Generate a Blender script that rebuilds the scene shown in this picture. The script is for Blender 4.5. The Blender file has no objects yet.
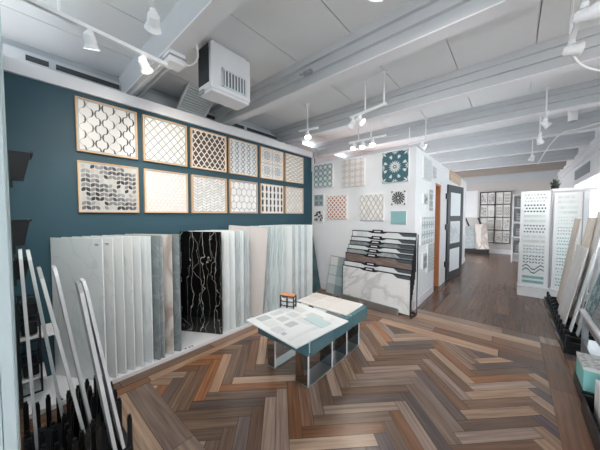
import bpy, math, random
from mathutils import Matrix, Vector
random.seed(11)
PI = math.pi
scn = bpy.context.scene
COL = scn.collection

# ------------------------------------------------------------------ helpers
def lin(c):
    return tuple((v/12.92 if v <= .04045 else ((v+.055)/1.055)**2.4) for v in c)
def hx(s):
    s = s.lstrip('#')
    return lin(tuple(int(s[i:i+2], 16)/255 for i in (0, 2, 4)))
def jit(c, a):
    k = 1+random.uniform(-a, a)
    return tuple(min(1, max(0, v*k)) for v in c)

class MB:
    """collects shapes; build() links them as one mesh object"""
    def __init__(s):
        s.v = []; s.f = []; s.c = []; s.sm = []; s.uv = []; s.M = Matrix.Identity(4); s.col = (1, 1, 1)
    def face(s, pts, col=None, smooth=False, uv=None):
        n = len(s.v)
        for p in pts: s.v.append(tuple(s.M @ Vector(p)))
        s.f.append(tuple(range(n, n+len(pts)))); s.c.append(col or s.col); s.sm.append(smooth); s.uv.append(uv)
    def _add(s, verts, faces, col, smooth=False):
        n = len(s.v)
        for p in verts: s.v.append(tuple(s.M @ Vector(p)))
        for f in faces:
            s.f.append(tuple(n+i for i in f)); s.c.append(col or s.col); s.sm.append(smooth); s.uv.append(None)
    def box(s, x0, x1, y0, y1, z0, z1, col=None):
        V = [(x0,y0,z0),(x1,y0,z0),(x1,y1,z0),(x0,y1,z0),(x0,y0,z1),(x1,y0,z1),(x1,y1,z1),(x0,y1,z1)]
        s._add(V, [(3,2,1,0),(4,5,6,7),(0,1,5,4),(1,2,6,5),(2,3,7,6),(3,0,4,7)], col)
    def prism(s, poly, z0, z1, col=None):
        """polygon in xy, counter-clockwise, extruded in z"""
        n = len(poly)
        V = [(p[0], p[1], z0) for p in poly]+[(p[0], p[1], z1) for p in poly]
        F = [tuple(range(n-1, -1, -1)), tuple(range(n, 2*n))]
        F += [(i, (i+1) % n, n+(i+1) % n, n+i) for i in range(n)]
        s._add(V, F, col)
    def cyl(s, p0, p1, r0, r1=None, n=12, col=None, caps=True):
        r1 = r0 if r1 is None else r1
        a = Vector(p0); b = Vector(p1); d = (b-a).normalized()
        u = d.orthogonal().normalized(); w = d.cross(u)
        V = []
        for q, r in ((a, r0), (b, r1)):
            for i in range(n):
                t = 2*PI*i/n; V.append(q+u*(r*math.cos(t))+w*(r*math.sin(t)))
        s._add(V, [(i, (i+1) % n, n+(i+1) % n, n+i) for i in range(n)], col, True)
        if caps: s._add(V, [tuple(range(n-1, -1, -1)), tuple(range(n, 2*n))], col)
    def tube(s, pts, r, n=8, col=None):
        for i in range(len(pts)-1): s.cyl(pts[i], pts[i+1], r, n=n, col=col)
    def build(s, name, m, parent=None, loc=None, rot=None, bevel=0, label=None):
        me = bpy.data.meshes.new(name)
        me.from_pydata(s.v, [], s.f)
        me.materials.append(m)
        at = me.color_attributes.new('Col', 'FLOAT_COLOR', 'CORNER')
        uvl = me.uv_layers.new(name='UV') if any(u is not None for u in s.uv) else None
        for p, c, sm, uv in zip(me.polygons, s.c, s.sm, s.uv):
            p.use_smooth = sm
            for k, li in enumerate(p.loop_indices):
                at.data[li].color = (c[0], c[1], c[2], 1)
                if uvl and uv: uvl.data[li].uv = uv[k]
        me.update()
        o = bpy.data.objects.new(name, me); COL.objects.link(o)
        if parent: o.parent = parent
        if loc: o.location = loc
        if rot: o.rotation_euler = rot
        if bevel:
            b = o.modifiers.new('b', 'BEVEL'); b.width = bevel; b.segments = 2; b.limit_method = 'ANGLE'; b.angle_limit = .6
        if label: o['label'] = label
        return o

def tag(o, label, cat, group=None, kind=None):
    o['label'] = label; o['category'] = cat
    if group: o['group'] = group
    if kind: o['kind'] = kind
    return o
def thing(name, label, cat, loc=(0, 0, 0), rot=(0, 0, 0), group=None):
    o = bpy.data.objects.new(name, None); COL.objects.link(o); o.empty_display_size = .1
    o.location = loc; o.rotation_euler = rot
    return tag(o, label, cat, group)
def struct(o):
    o['kind'] = 'structure'; return o
def dup(o, loc, rot=None, label=None, group=None):
    r = o.copy(); COL.objects.link(r); r.location = loc
    if rot is not None: r.rotation_euler = rot
    if label: r['label'] = label
    if group: r['group'] = group
    for ch in list(o.children):
        c = ch.copy(); COL.objects.link(c); c.parent = r
        for g in list(ch.children):
            d = g.copy(); COL.objects.link(d); d.parent = c
    return r

# ------------------------------------------------------------------ materials
def base(name, rough=.5, metal=0):
    m = bpy.data.materials.new(name); m.use_nodes = True
    nt = m.node_tree; b = nt.nodes['Principled BSDF']
    b.inputs['Roughness'].default_value = rough; b.inputs['Metallic'].default_value = metal
    return m, nt, b
def plain(name, col, rough=.5, metal=0, noise=.06, scale=6, bump=0):
    m, nt, b = base(name, rough, metal)
    tc = nt.nodes.new('ShaderNodeTexCoord'); nz = nt.nodes.new('ShaderNodeTexNoise')
    nz.inputs['Scale'].default_value = scale; nz.inputs['Detail'].default_value = 4
    nt.links.new(tc.outputs['Object'], nz.inputs['Vector'])
    mx = nt.nodes.new('ShaderNodeMix'); mx.data_type = 'RGBA'
    mx.inputs[6].default_value = (*[v*(1-noise) for v in col], 1); mx.inputs[7].default_value = (*[min(1, v*(1+noise)) for v in col], 1)
    nt.links.new(nz.outputs['Fac'], mx.inputs[0]); nt.links.new(mx.outputs[2], b.inputs['Base Color'])
    if bump:
        bp = nt.nodes.new('ShaderNodeBump'); bp.inputs['Strength'].default_value = bump; bp.inputs['Distance'].default_value = .01
        nt.links.new(nz.outputs['Fac'], bp.inputs['Height']); nt.links.new(bp.outputs['Normal'], b.inputs['Normal'])
    return m
def attr(name, rough=.4, noise=.0, scale=30, stretch=None, metal=0):
    """base colour from the mesh's own colour attribute, with optional (stretched) grain"""
    m, nt, b = base(name, rough, metal)
    a = nt.nodes.new('ShaderNodeAttribute'); a.attribute_name = 'Col'
    if noise:
        tc = nt.nodes.new('ShaderNodeTexCoord'); mp = nt.nodes.new('ShaderNodeMapping')
        nz = nt.nodes.new('ShaderNodeTexNoise'); nz.inputs['Scale'].default_value = scale; nz.inputs['Detail'].default_value = 5
        nt.links.new(tc.outputs['UV' if stretch == 'uv' else 'Object'], mp.inputs['Vector'])
        if stretch and stretch != 'uv': mp.inputs['Scale'].default_value = stretch
        nt.links.new(mp.outputs['Vector'], nz.inputs['Vector'])
        mr = nt.nodes.new('ShaderNodeMapRange'); mr.inputs[1].default_value = .3; mr.inputs[2].default_value = .7
        mr.inputs[3].default_value = 1-noise; mr.inputs[4].default_value = 1+noise*.6
        nt.links.new(nz.outputs['Fac'], mr.inputs[0])
        vm = nt.nodes.new('ShaderNodeVectorMath'); vm.operation = 'SCALE'
        nt.links.new(a.outputs['Color'], vm.inputs[0]); nt.links.new(mr.outputs[0], vm.inputs['Scale'])
        nt.links.new(vm.outputs[0], b.inputs['Base Color'])
    else:
        nt.links.new(a.outputs['Color'], b.inputs['Base Color'])
    return m
def marble(name, c0, c1, vein, rough=.3, scale=2.2, width=.05, stretch=(1, 1, 1), seed=0, wave=1.0):
    m, nt, b = base(name, rough)
    tc = nt.nodes.new('ShaderNodeTexCoord'); mp = nt.nodes.new('ShaderNodeMapping')
    mp.inputs['Scale'].default_value = stretch; mp.inputs['Location'].default_value = (seed*1.7, seed*.9, seed*2.3)
    nt.links.new(tc.outputs['Object'], mp.inputs['Vector'])
    n1 = nt.nodes.new('ShaderNodeTexNoise'); n1.inputs['Scale'].default_value = scale*.8; n1.inputs['Detail'].default_value = 6
    n2 = nt.nodes.new('ShaderNodeTexNoise'); n2.inputs['Scale'].default_value = scale; n2.inputs['Detail'].default_value = 5; n2.inputs['Distortion'].default_value = wave
    nt.links.new(mp.outputs['Vector'], n1.inputs['Vector']); nt.links.new(mp.outputs['Vector'], n2.inputs['Vector'])
    mx = nt.nodes.new('ShaderNodeMix'); mx.data_type = 'RGBA'
    mx.inputs[6].default_value = (*c0, 1); mx.inputs[7].default_value = (*c1, 1)
    nt.links.new(n1.outputs['Fac'], mx.inputs[0])
    ab = nt.nodes.new('ShaderNodeMath'); ab.operation = 'SUBTRACT'; ab.inputs[1].default_value = .5
    nt.links.new(n2.outputs['Fac'], ab.inputs[0])
    a2 = nt.nodes.new('ShaderNodeMath'); a2.operation = 'ABSOLUTE'; nt.links.new(ab.outputs[0], a2.inputs[0])
    mr = nt.nodes.new('ShaderNodeMapRange'); mr.inputs[1].default_value = 0; mr.inputs[2].default_value = width
    mr.inputs[3].default_value = 1; mr.inputs[4].default_value = 0
    nt.links.new(a2.outputs[0], mr.inputs[0])
    m2 = nt.nodes.new('ShaderNodeMix'); m2.data_type = 'RGBA'; m2.inputs[7].default_value = (*vein, 1)
    nt.links.new(mr.outputs[0], m2.inputs[0]); nt.links.new(mx.outputs[2], m2.inputs[6])
    nt.links.new(m2.outputs[2], b.inputs['Base Color'])
    return m
def emit(name, col, s):
    m, nt, b = base(name, .4)
    b.inputs['Base Color'].default_value = (*col, 1)
    b.inputs['Emission Color'].default_value = (*col, 1); b.inputs['Emission Strength'].default_value = s
    return m

WHITE = plain('white_paint', hx('e9ebee'), .5, noise=.03)
TRIMW = plain('trim_white', hx('e6e6ea'), .45, noise=.02)
CEIL = plain('ceiling_paint', hx('e6e8ea'), .6, noise=.04, scale=2)
BEAMM = plain('beam_paint', hx('c3c7cb'), .55, noise=.05, scale=4)  # greyed so the beam sides read as shaded
UPPER = plain('upper_wall_paint', hx('aeb6bb'), .6, noise=.05, scale=3)
TEAL = plain('teal_paint', hx('284c5a'), .55, noise=.05, scale=3)
WARMW = plain('back_wall_paint', hx('c9c4c2'), .6, noise=.03)
DARKGAP = plain('dark_gap', hx('3a4044'), .8)
BROWNC = plain('brown_ceiling_wood', hx('a59b94'), .6, noise=.1, scale=5)
BLACK = plain('black_plastic', hx('17191c'), .35, noise=.1)
BLACKM = plain('black_metal', hx('202327'), .4, metal=.3)
DARKWOOD = plain('dark_door_paint', hx('2d343a'), .4, noise=.08)
STEEL = plain('brushed_steel', hx('b9bec2'), .3, metal=.9)
MIRROR = plain('polished_steel', hx('a4abb0'), .06, metal=1.0, noise=.02)
GREYM = plain('grey_metal', hx('9ea4a9'), .4, metal=.3)
PALEWOOD = plain('pale_wood', hx('d8b48c'), .5, noise=.12, scale=30)
ORANGEW = plain('orange_wood', hx('b5764f'), .5, noise=.15, scale=12)
TILEC = attr('tile_glaze', .35)
TILEM = attr('tile_matte', .6)
FLOORM = attr('oak_planks', .27, noise=.38, scale=1.0, stretch='uv')
LOUVRE = plain('louvre_white', hx('dfe6ea'), .5)
LEAF = plain('leaf_green', hx('4c5a4a'), .6, noise=.2)
TEALBOX = plain('teal_card', hx('93d8d5'), .6)
TEALTILE = plain('teal_glazed_tile', hx('4d747c'), .15, noise=.2, scale=9)
GROUT = plain('grout', hx('c9d2d2'), .8)
BULB = emit('bulb', (1, .93, .84), 14)
LAMPW = plain('lamp_white', hx('eef0f2'), .35)
CABLE = plain('white_cable', hx('e4e6e8'), .5)

# glass
def glass():
    m = bpy.data.materials.new('window_glass'); m.use_nodes = True; nt = m.node_tree
    nt.nodes.remove(nt.nodes['Principled BSDF']); out = nt.nodes['Material Output']
    t = nt.nodes.new('ShaderNodeBsdfTransparent'); t.inputs[0].default_value = (.96, .98, .98, 1)
    g = nt.nodes.new('ShaderNodeBsdfGlossy'); g.inputs['Roughness'].default_value = .03
    mx = nt.nodes.new('ShaderNodeMixShader')
    mx.inputs[0].default_value = .05; nt.links.new(t.outputs[0], mx.inputs[1]); nt.links.new(g.outputs[0], mx.inputs[2])
    nt.links.new(mx.outputs[0], out.inputs[0]); return m
GLASS = glass()

# ------------------------------------------------------------------ 2D patterns
def clip(poly, w, h):
    def cut(P, ax, lim, sg):
        out = []
        for i in range(len(P)):
            a, b = P[i-1], P[i]
            ia, ib = sg*(a[ax]-lim) <= 1e-9, sg*(b[ax]-lim) <= 1e-9
            if ia != ib:
                t = (lim-a[ax])/(b[ax]-a[ax]); out.append((a[0]+t*(b[0]-a[0]), a[1]+t*(b[1]-a[1])))
            if ib: out.append(b)
        return out
    for ax, lim, sg in ((0, 0, -1), (0, w, 1), (1, 0, -1), (1, h, 1)):
        poly = cut(poly, ax, lim, sg)
        if len(poly) < 3: return None
    return poly
def rotp(P, a, cx=0, cy=0):
    c, s = math.cos(a), math.sin(a)
    return [(cx+x*c-y*s, cy+x*s+y*c) for x, y in P]
def lens(l, w, n=5):
    up = [(-l/2+l*i/n, w/2*math.sin(PI*i/n)) for i in range(n+1)]
    return up[::-1]+[(x, -y) for x, y in up[1:-1]]
def circle(r, n=12, cx=0, cy=0):
    return [(cx+r*math.cos(2*PI*i/n), cy+r*math.sin(2*PI*i/n)) for i in range(n)]
def ogee(cw, ch, k=.93, n=8):
    R = [(cw/2*k*(.5+.5*math.cos(PI*t)), ch/2*k*t) for t in [-1+2*i/n for i in range(n+1)]]
    return R+[(-x, y) for x, y in R[-2:0:-1]]
def grid(w, h, cw, ch, half=True):
    for j in range(-1, int(h/ch*2)+3):
        off = (j % 2)*cw/2 if half else 0
        for i in range(-1, int(w/cw)+3):
            yield i*cw+off, j*ch*(.5 if half else 1), i, j

def pat(kind, w, h, P):
    """returns [(polygon, colour)]"""
    out = []
    W = hx
    if kind == 'ogee_crescent':
        cw, ch = w/4, h/3.2
        for x, y, i, j in grid(w, h, cw, ch):
            out.append((rotp(ogee(cw, ch, .945), 0, x, y), jit(hx(P[0]), .04)))
        for x, y, i, j in grid(w, h, cw, ch):
            for sgn in (-1, 1):
                T = [math.radians(q) for q in range(-80, 81, 20)]
                o = [(sgn*cw*(.20+.29*math.cos(q)), .30*ch*math.sin(q)) for q in T]
                n_ = [(sgn*cw*(.20+.16*math.cos(q)), .30*ch*math.sin(q)) for q in T[::-1]]
                if sgn > 0 or (i+j) % 2 == 0: out.append(([(x+a, y+b) for a, b in o+n_], jit(hx(P[1] if (i+j) % 3 else '6c7075'), .2)))
    elif kind == 'ogee':
        cw, ch = w/P[2], h/P[3]
        for x, y, i, j in grid(w, h, cw, ch):
            out.append((rotp(ogee(cw, ch, P[4]), 0, x, y), jit(hx(P[0]), .18)))
    elif kind == 'diamond':
        cw, ch = w/P[2], h/P[3]; k = P[4]
        for x, y, i, j in grid(w, h, cw, ch):
            out.append(([(x+cw/2*k, y), (x, y+ch/2*k), (x-cw/2*k, y), (x, y-ch/2*k)], jit(hx(P[0]), .1)))
    elif kind == 'leaf':
        cw, ch = w/13, h/10
        pal = [hx(c) for c in P]
        for i in range(-1, 15):
            for j in range(-1, 12):
                a = PI/2+(.62 if i % 2 else -.62)
                out.append((rotp(lens(ch*1.15, ch*.72, 6), a, (i+.5)*cw, (j+.5)*ch), jit(pal[(i//2+j+random.randint(0, 1)) % len(pal)], .15)))
    elif kind == 'chevron':
        n, m = P[2], P[3]; cw = w/n; rh = h/m
        for i in range(n+1):
            for j in range(-3, m+4):
                s = 1 if i % 2 else -1
                x0, x1 = i*cw, (i+1)*cw; y0 = j*rh; d = s*cw*.55
                g = rh*.11
                c = hx(random.choice(P[:2])) if len(P) < 5 else hx(P[0] if j % 2 else P[1])
                yb0 = y0+(d/2 if s < 0 else -d/2)*-1*-1
                a = y0-d/2; b = y0+d/2
                out.append(([(x0+g/2, a+g), (x1-g/2, b+g), (x1-g/2, b+rh-g), (x0+g/2, a+rh-g)], jit(c, .05)))
    elif kind == 'hex':
        cw, ch = w/P[2], h/P[3]; k = P[4]
        for x, y, i, j in grid(w, h, cw, ch*1.5):
            out.append(([(x+cw/2*k, y-ch*.25*k), (x+cw/2*k, y+ch*.25*k), (x, y+ch*.5*k), (x-cw/2*k, y+ch*.25*k), (x-cw/2*k, y-ch*.25*k), (x, y-ch*.5*k)], jit(hx(P[0]), .06)))
    elif kind == 'weave':
        n = P[3]; s = w/n
        for i in range(-1, n+2):
            for j in range(-1, int(h/s)+2):
                c = hx(P[(i*7+j*3) % 3])
                out.append((rotp([(-s*.62, -s*.2), (s*.62, -s*.2), (s*.62, s*.2), (-s*.62, s*.2)], PI/4 if (i+j) % 2 else -PI/4, (i+.5)*s, (j+.5)*s), jit(c, .1)))
    elif kind == 'picket':
        cw, ch = w/P[2], h/P[3]
        for i in range(-1, P[2]+2):
            for j in range(-1, P[3]*1+2):
                y = (j+(.5 if i % 2 else 0))*ch; x = (i+.5)*cw
                c = hx(P[0] if (i % 2 == 0) else P[1])
                out.append(([(x, y+.02*ch), (x+cw*.42, y+ch*.22), (x+cw*.42, y+ch*.78), (x, y+ch*.98), (x-cw*.42, y+ch*.78), (x-cw*.42, y+ch*.22)], jit(c, .06)))
    elif kind == 'wave':
        n = P[2]; ch = h/n
        for j in range(-1, n+1):
            for i in range(9):
                x0 = w*i/9; x1 = w*(i+1)/9
                f = lambda x: .35*ch*math.sin(x/w*PI*6+(j % 2)*PI)
                out.append(([(x0, j*ch+f(x0)), (x1, j*ch+f(x1)), (x1, j*ch+ch*.72+f(x1)), (x0, j*ch+ch*.72+f(x0))], jit(hx(P[0] if (i+j) % 2 else P[1]), .08)))
    elif kind == 'starcross':
        s = w/2
        for i in range(2):
            for j in range(2):
                cx, cy = (i+.5)*s, (j+.5)*s
                for r0, r1, c in ((s*.47, s*.42, P[1]), (s*.30, s*.25, P[2])):
                    for k in range(24):
                        a, b = 2*PI*k/24, 2*PI*(k+.85)/24
                        out.append(([(cx+r*math.cos(t), cy+r*math.sin(t)) for r, t in ((r1, a), (r0, a), (r0, b), (r1, b))], hx(c)))
                for k in range(8):
                    out.append((rotp(lens(s*.36, s*.1), k*PI/4, cx+math.cos(k*PI/4)*s*.2, cy+math.sin(k*PI/4)*s*.2), hx(P[0])))
        for k in range(1, 2):
            out.append(([(w/2-.006, 0), (w/2+.006, 0), (w/2+.006, h), (w/2-.006, h)], hx(P[3])))
            out.append(([(0, h/2-.006), (w, h/2-.006), (w, h/2+.006), (0, h/2+.006)], hx(P[3])))
    elif kind == 'flower':          # encaustic cement tile: n x n tiles with flowers, P: ground, motif, n
        n = P[2]; s = w/n; g = hx(P[1])
        for i in range(n):
            for j in range(n):
                cx, cy = (i+.5)*s, (j+.5)*s
                out.append(([(i*s+.002, j*s+.002), ((i+1)*s-.002, j*s+.002), ((i+1)*s-.002, (j+1)*s-.002), (i*s+.002, (j+1)*s-.002)], jit(hx(P[0]), .05)))
                for k in range(8):
                    L = s*(.40 if k % 2 == 0 else .46); a = k*PI/4
                    out.append((rotp(lens(L, s*.16), a, cx+math.cos(a)*L*.56, cy+math.sin(a)*L*.56), g))
                for k in range(4):
                    a = PI/4+k*PI/2
                    out.append((rotp([(s*.02, -s*.10), (s*.12, 0), (s*.02, s*.10), (-s*.04, 0)], a, cx+math.cos(a)*s*.54, cy+math.sin(a)*s*.54), g))
    elif kind == 'bigflower':       # one medallion across the board
        out.append(([(0, 0), (w, 0), (w, h), (0, h)], hx(P[0]))); g = hx(P[1]); cx, cy = w/2, h/2
        for k in range(16):
            a = k*PI/8
            out.append((rotp(lens(w*.2, w*.05), a, cx+math.cos(a)*w*.15, cy+math.sin(a)*w*.15), g))
        for k in range(8):
            a = k*PI/4+PI/8
            for d in (-.35, 0, .35):
                out.append((rotp(lens(w*.17, w*.055), a+d, cx+math.cos(a)*w*.34+math.cos(a+d)*w*.06, cy+math.sin(a)*w*.34+math.sin(a+d)*w*.06), g))
        for X in (0, w):
            for Y in (0, h):
                for k in range(8):
                    a = k*PI/4
                    out.append((rotp(lens(w*.2, w*.06), a, X+math.cos(a)*w*.12, Y+math.sin(a)*w*.12), g))
        for X, Y in ((w/2, 0), (w/2, h), (0, h/2), (w, h/2)):
            for k in range(8):
                a = k*PI/4+PI/8
                out.append((rotp(lens(w*.1, w*.04), a, X+math.cos(a)*w*.07, Y+math.sin(a)*w*.07), g))
        out.append((circle(w*.035, 10, cx, cy), g))
    elif kind == 'fan':             # radiating black wedges on white
        out.append(([(0, 0), (w, 0), (w, h), (0, h)], hx(P[0])))
        for k in range(14):
            a = 2*PI*k/14+.2
            out.append((rotp([(w*.06, -w*.012), (w*.47, -w*.085), (w*.42, w*.06), (w*.06, w*.02)], a, w/2, h/2), hx(P[1])))
        for X, Y in ((0, 0), (w, 0), (w, h), (0, h)):
            out.append((circle(w*.13, 10, X, Y), hx(P[1])))
    elif kind == 'blob':
        out.append(([(0, 0), (w, 0), (w, h), (0, h)], hx(P[0])))
        for k in range(20):
            cx, cy = w*random.uniform(.08, .92), h*random.uniform(.08, .92)
            out.append((rotp(lens(w*.3, w*.13), random.uniform(0, PI), cx, cy), jit(hx(P[1]), .1)))
    elif kind == 'lattice':         # coloured interlocking circles as small squares and lenses
        n = P[2]; s = w/n
        for i in range(n+1):
            for j in range(int(h/s)+2):
                out.append((circle(s*.13, 8, i*s, j*s), hx(P[0])))
                for k in range(4):
                    a = k*PI/2+PI/4
                    out.append((rotp(lens(s*.5, s*.15), a, i*s+math.cos(a)*s*.36, j*s+math.sin(a)*s*.36), jit(hx(P[0]), .08)))
    elif kind == 'scroll':
        for k in range(8):
            for j in range(8):
                cx, cy = w*(k+.5)/8, h*(j+.5)/8; r = w/16*.95
                for q in range(10):
                    a, b = 2*PI*q/10+(k+j), 2*PI*(q+1)/10+(k+j)
                    if q == 3: continue
                    out.append(([(cx+rr*math.cos(t), cy+rr*math.sin(t)) for rr, t in ((r*.6, a), (r, a), (r, b), (r*.6, b))], hx(P[0])))
    elif kind == 'petals':          # white relief petals
        n = P[2]; s = w/n
        for i in range(n+1):
            for j in range(n+1):
                for k in range(6):
                    a = k*PI/3
                    out.append((rotp(lens(s*.5, s*.2), a, i*s+math.cos(a)*s*.27, j*s+math.sin(a)*s*.27), jit(hx(P[0]), .05)))
    elif kind == 'rows':            # P: list of (style, colour) stacked bands
        n = len(P); rh = h/n
        for j, (st, c) in enumerate(P):
            y0 = h-(j+1)*rh; m = 7
            for i in range(m):
                x0 = w*i/m; dx = w/m
                if st == 'sq':
                    out.append(([(x0+.004, y0+rh*.12), (x0+dx-.004, y0+rh*.12), (x0+dx-.004, y0+rh*.88), (x0+.004, y0+rh*.88)], jit(hx(c), .14)))
                elif st == 'dot':
                    for q in (.2, .5, .8):
                        out.append((circle(min(dx*.36, rh*.14), 8, x0+dx*(.3 if q != .5 else .8), y0+rh*q), jit(hx(c), .25)))
                elif st == 'leaf':
                    for q in (.2, .5, .8):
                        out.append((rotp(lens(dx*1.15, dx*.55), PI/4*(1 if (i+(q > .5)) % 2 else -1), x0+dx*.5, y0+rh*q), jit(hx(c), .2)))
                elif st == 'wave':
                    q = .5+.25*math.sin(i*1.3)
                    q2 = .5+.25*math.sin((i+1)*1.3)
                    for e in (-.2, .15):
                        out.append(([(x0, y0+rh*(q+e)), (x0+dx, y0+rh*(q2+e)), (x0+dx, y0+rh*(q2+e+.12)), (x0, y0+rh*(q+e+.12))], hx(c)))
                elif st == 'bar':
                    out.append(([(x0, y0+rh*.15), (x0+dx, y0+rh*.15), (x0+dx, y0+rh*.4), (x0, y0+rh*.4)], jit(hx(c), .1)))
                    out.append(([(x0, y0+rh*.6), (x0+dx, y0+rh*.6), (x0+dx, y0+rh*.85), (x0, y0+rh*.85)], jit(hx(c), .1)))
    res = []
    for p, c in out:
        q = clip(p, w, h)
        if q: res.append((q, c))
    return res

def area(p): return sum(p[i-1][0]*p[i][1]-p[i][0]*p[i-1][1] for i in range(len(p)))
def pattern_mb(mb, kind, w, h, P, z=.001, dz=.00025):
    """lays pattern polygons flat in local xy, layered a hair apart, facing +z"""
    for k, (p, c) in enumerate(pat(kind, w, h, P)):
        if area(p) < 0: p = p[::-1]
        lay = 0 if kind in ('ogee', 'diamond', 'hex', 'picket', 'chevron', 'wave', 'rows', 'scroll') else min(k, 400)*.000004
        mb.face([(x, y, z+lay) for x, y in p], tuple(v*.9 for v in c))
# frames of reference for boards: local x = along, local y = up, local z = out of the wall
def wall_frame(o, origin, along, up):
    a = Vector(along).normalized(); u = Vector(up).normalized(); n = a.cross(u)
    o.matrix_world = Matrix(((a.x, u.x, n.x, origin[0]), (a.y, u.y, n.y, origin[1]), (a.z, u.z, n.z, origin[2]), (0, 0, 0, 1)))

# ------------------------------------------------------------------ room dimensions (metres, camera above the origin)
XT, YP, XP, XR, YB = -3.08, 3.96, -1.12, 1.13, 11.9
HP, HT, ZB, ZC = 2.47, 2.70, 2.80, 3.04

# floor: herringbone field inside straight plank borders, one mesh
PAL = [hx(c) for c in ('96806f', '857263', 'a68e7b', '746863', 'b79d86', '957560', '6d6266', 'c0aa95', '89705f', 'a87c5c', 'a19186', '7d6a5b', 'b3a294', '8c7a6d')]
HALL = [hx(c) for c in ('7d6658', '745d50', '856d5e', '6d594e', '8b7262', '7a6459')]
def plank(mb, poly, o, ud):
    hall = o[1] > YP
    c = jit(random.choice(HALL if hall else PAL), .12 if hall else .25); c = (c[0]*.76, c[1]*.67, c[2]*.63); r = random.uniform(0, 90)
    v = (-ud[1], ud[0])
    uv = [(((p[0]-o[0])*ud[0]+(p[1]-o[1])*ud[1])*2.2+r, ((p[0]-o[0])*v[0]+(p[1]-o[1])*v[1])*42+r*3) for p in poly]
    mb.face([(p[0], p[1], 0) for p in poly], c, uv=uv)
def clipbox(poly, x0, x1, y0, y1):
    q = clip([(a-x0, b-y0) for a, b in poly], x1-x0, y1-y0)
    return [(a+x0, b+y0) for a, b in q] if q else None
fl = MB()
dark = hx('3b312d')
fl.face([(-5, -3, -.003), (3, -3, -.003), (3, 12.5, -.003), (-5, 12.5, -.003)], dark, uv=[(0, 0)]*4)
FX0, FX1, FY0, FY1 = -2.36, .27, .74, 3.2
L, w = .562, .0885; g = .0016
ca = math.cos(PI/4)
for k in range(-60, 60):
    for m in range(-8, 9):
        u0, v0 = k*w+m*L, k*w-m*L
        for (a0, a1, b0, b1, ud) in ((u0, u0+L, v0, v0+w, (ca, ca)), (u0, u0+w, v0+w, v0+w+L, (-ca, ca))):
            P = [(a0+g, b0+g), (a1-g, b0+g), (a1-g, b1-g), (a0+g, b1-g)]
            Q = [((a-b)*ca-1.0, (a+b)*ca+1.19) for a, b in P]
            q = clipbox(Q, FX0, FX1, FY0, FY1)
            if q: plank(fl, q, Q[0], ud)
def run(x0, x1, y0, y1, along, pw, pl):
    if along == 'x':
        y = y0
        while y < y1-.01:
            x = x0-random.uniform(0, pl); e = min(y+pw, y1)
            while x < x1:
                ln = pl*random.choice((1, .8, .65)); xa, xb = max(x, x0), min(x+ln, x1)
                if xb > xa+.01: plank(fl, [(xa+g, y+g), (xb-g, y+g), (xb-g, e-g), (xa+g, e-g)], (xa, y), (1, 0))
                x += ln
            y += pw
    else:
        x = x0
        while x < x1-.01:
            y = y0-random.uniform(0, pl); e = min(x+pw, x1)
            while y < y1:
                ln = pl*random.choice((1, .8, .65)); ya, yb = max(y, y0), min(y+ln, y1)
                if yb > ya+.01: plank(fl, [(x+g, ya+g), (e-g, ya+g), (e-g, yb-g), (x+g, yb-g)], (x, ya), (0, 1))
                y += ln
            x += pw
run(FX0, FX1, -3, FY0, 'x', .17, 1.3)
run(FX0, FX1, FY1, YP+.12, 'x', .172, 1.6)
run(-3.2, FX0, -3, YP+.12, 'y', .15, 1.3)
run(FX1, 1.3, -3, YP+.12, 'y', .17, 1.5)
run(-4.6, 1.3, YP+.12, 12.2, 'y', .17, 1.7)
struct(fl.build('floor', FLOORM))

# ceiling panels with open seams and a dark layer above them
def ceil_mesh(name, m, x0, x1, y0, y1, pw, z=ZC):
    c = MB(); x = x0
    c.box(x0, x1, y0, y1, z+.03, z+.05)
    while x < x1:
        c.box(x+.004, min(x+pw, x1)-.004, y0, y1, z, z+.02); x += pw
    return struct(c.build(name, m))
ceil_mesh('ceiling', CEIL, -3.6, 1.6, -3, 7.5, .62)
ceil_mesh('ceiling', BROWNC, -3.6, 1.6, 7.5, 12.2, .9)
# beams: a stepped section running across the room
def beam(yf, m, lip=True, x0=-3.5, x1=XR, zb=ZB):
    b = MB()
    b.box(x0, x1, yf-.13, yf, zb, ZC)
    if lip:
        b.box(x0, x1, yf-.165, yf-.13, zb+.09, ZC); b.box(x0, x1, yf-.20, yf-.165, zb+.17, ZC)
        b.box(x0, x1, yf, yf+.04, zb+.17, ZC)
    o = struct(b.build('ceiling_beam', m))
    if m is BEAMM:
        f = MB(); f.box(x0, x1, yf-.13, yf+.002, zb-.012, zb); struct(f.build('beam_lit_underside', TRIMW))  # white strip paints the bright underside onto the greyed beam
    return o
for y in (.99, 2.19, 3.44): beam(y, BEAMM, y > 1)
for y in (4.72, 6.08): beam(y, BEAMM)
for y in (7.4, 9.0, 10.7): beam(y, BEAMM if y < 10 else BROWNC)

# unseen wall added behind the viewer; lintel keeps incoming daylight low, openings unglazed
b = MB(); b.box(-3.6, XR+.16, -3.1, -3, 2.15, ZC); b.box(-3.6, -3.2, -3.1, -3, 0, 2.15); b.box(.9, XR+.16, -3.1, -3, 0, 2.15); b.box(-1.2, -1.1, -3.1, -3, 0, 2.15)
struct(b.build('wall_front_added', WHITE))
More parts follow.
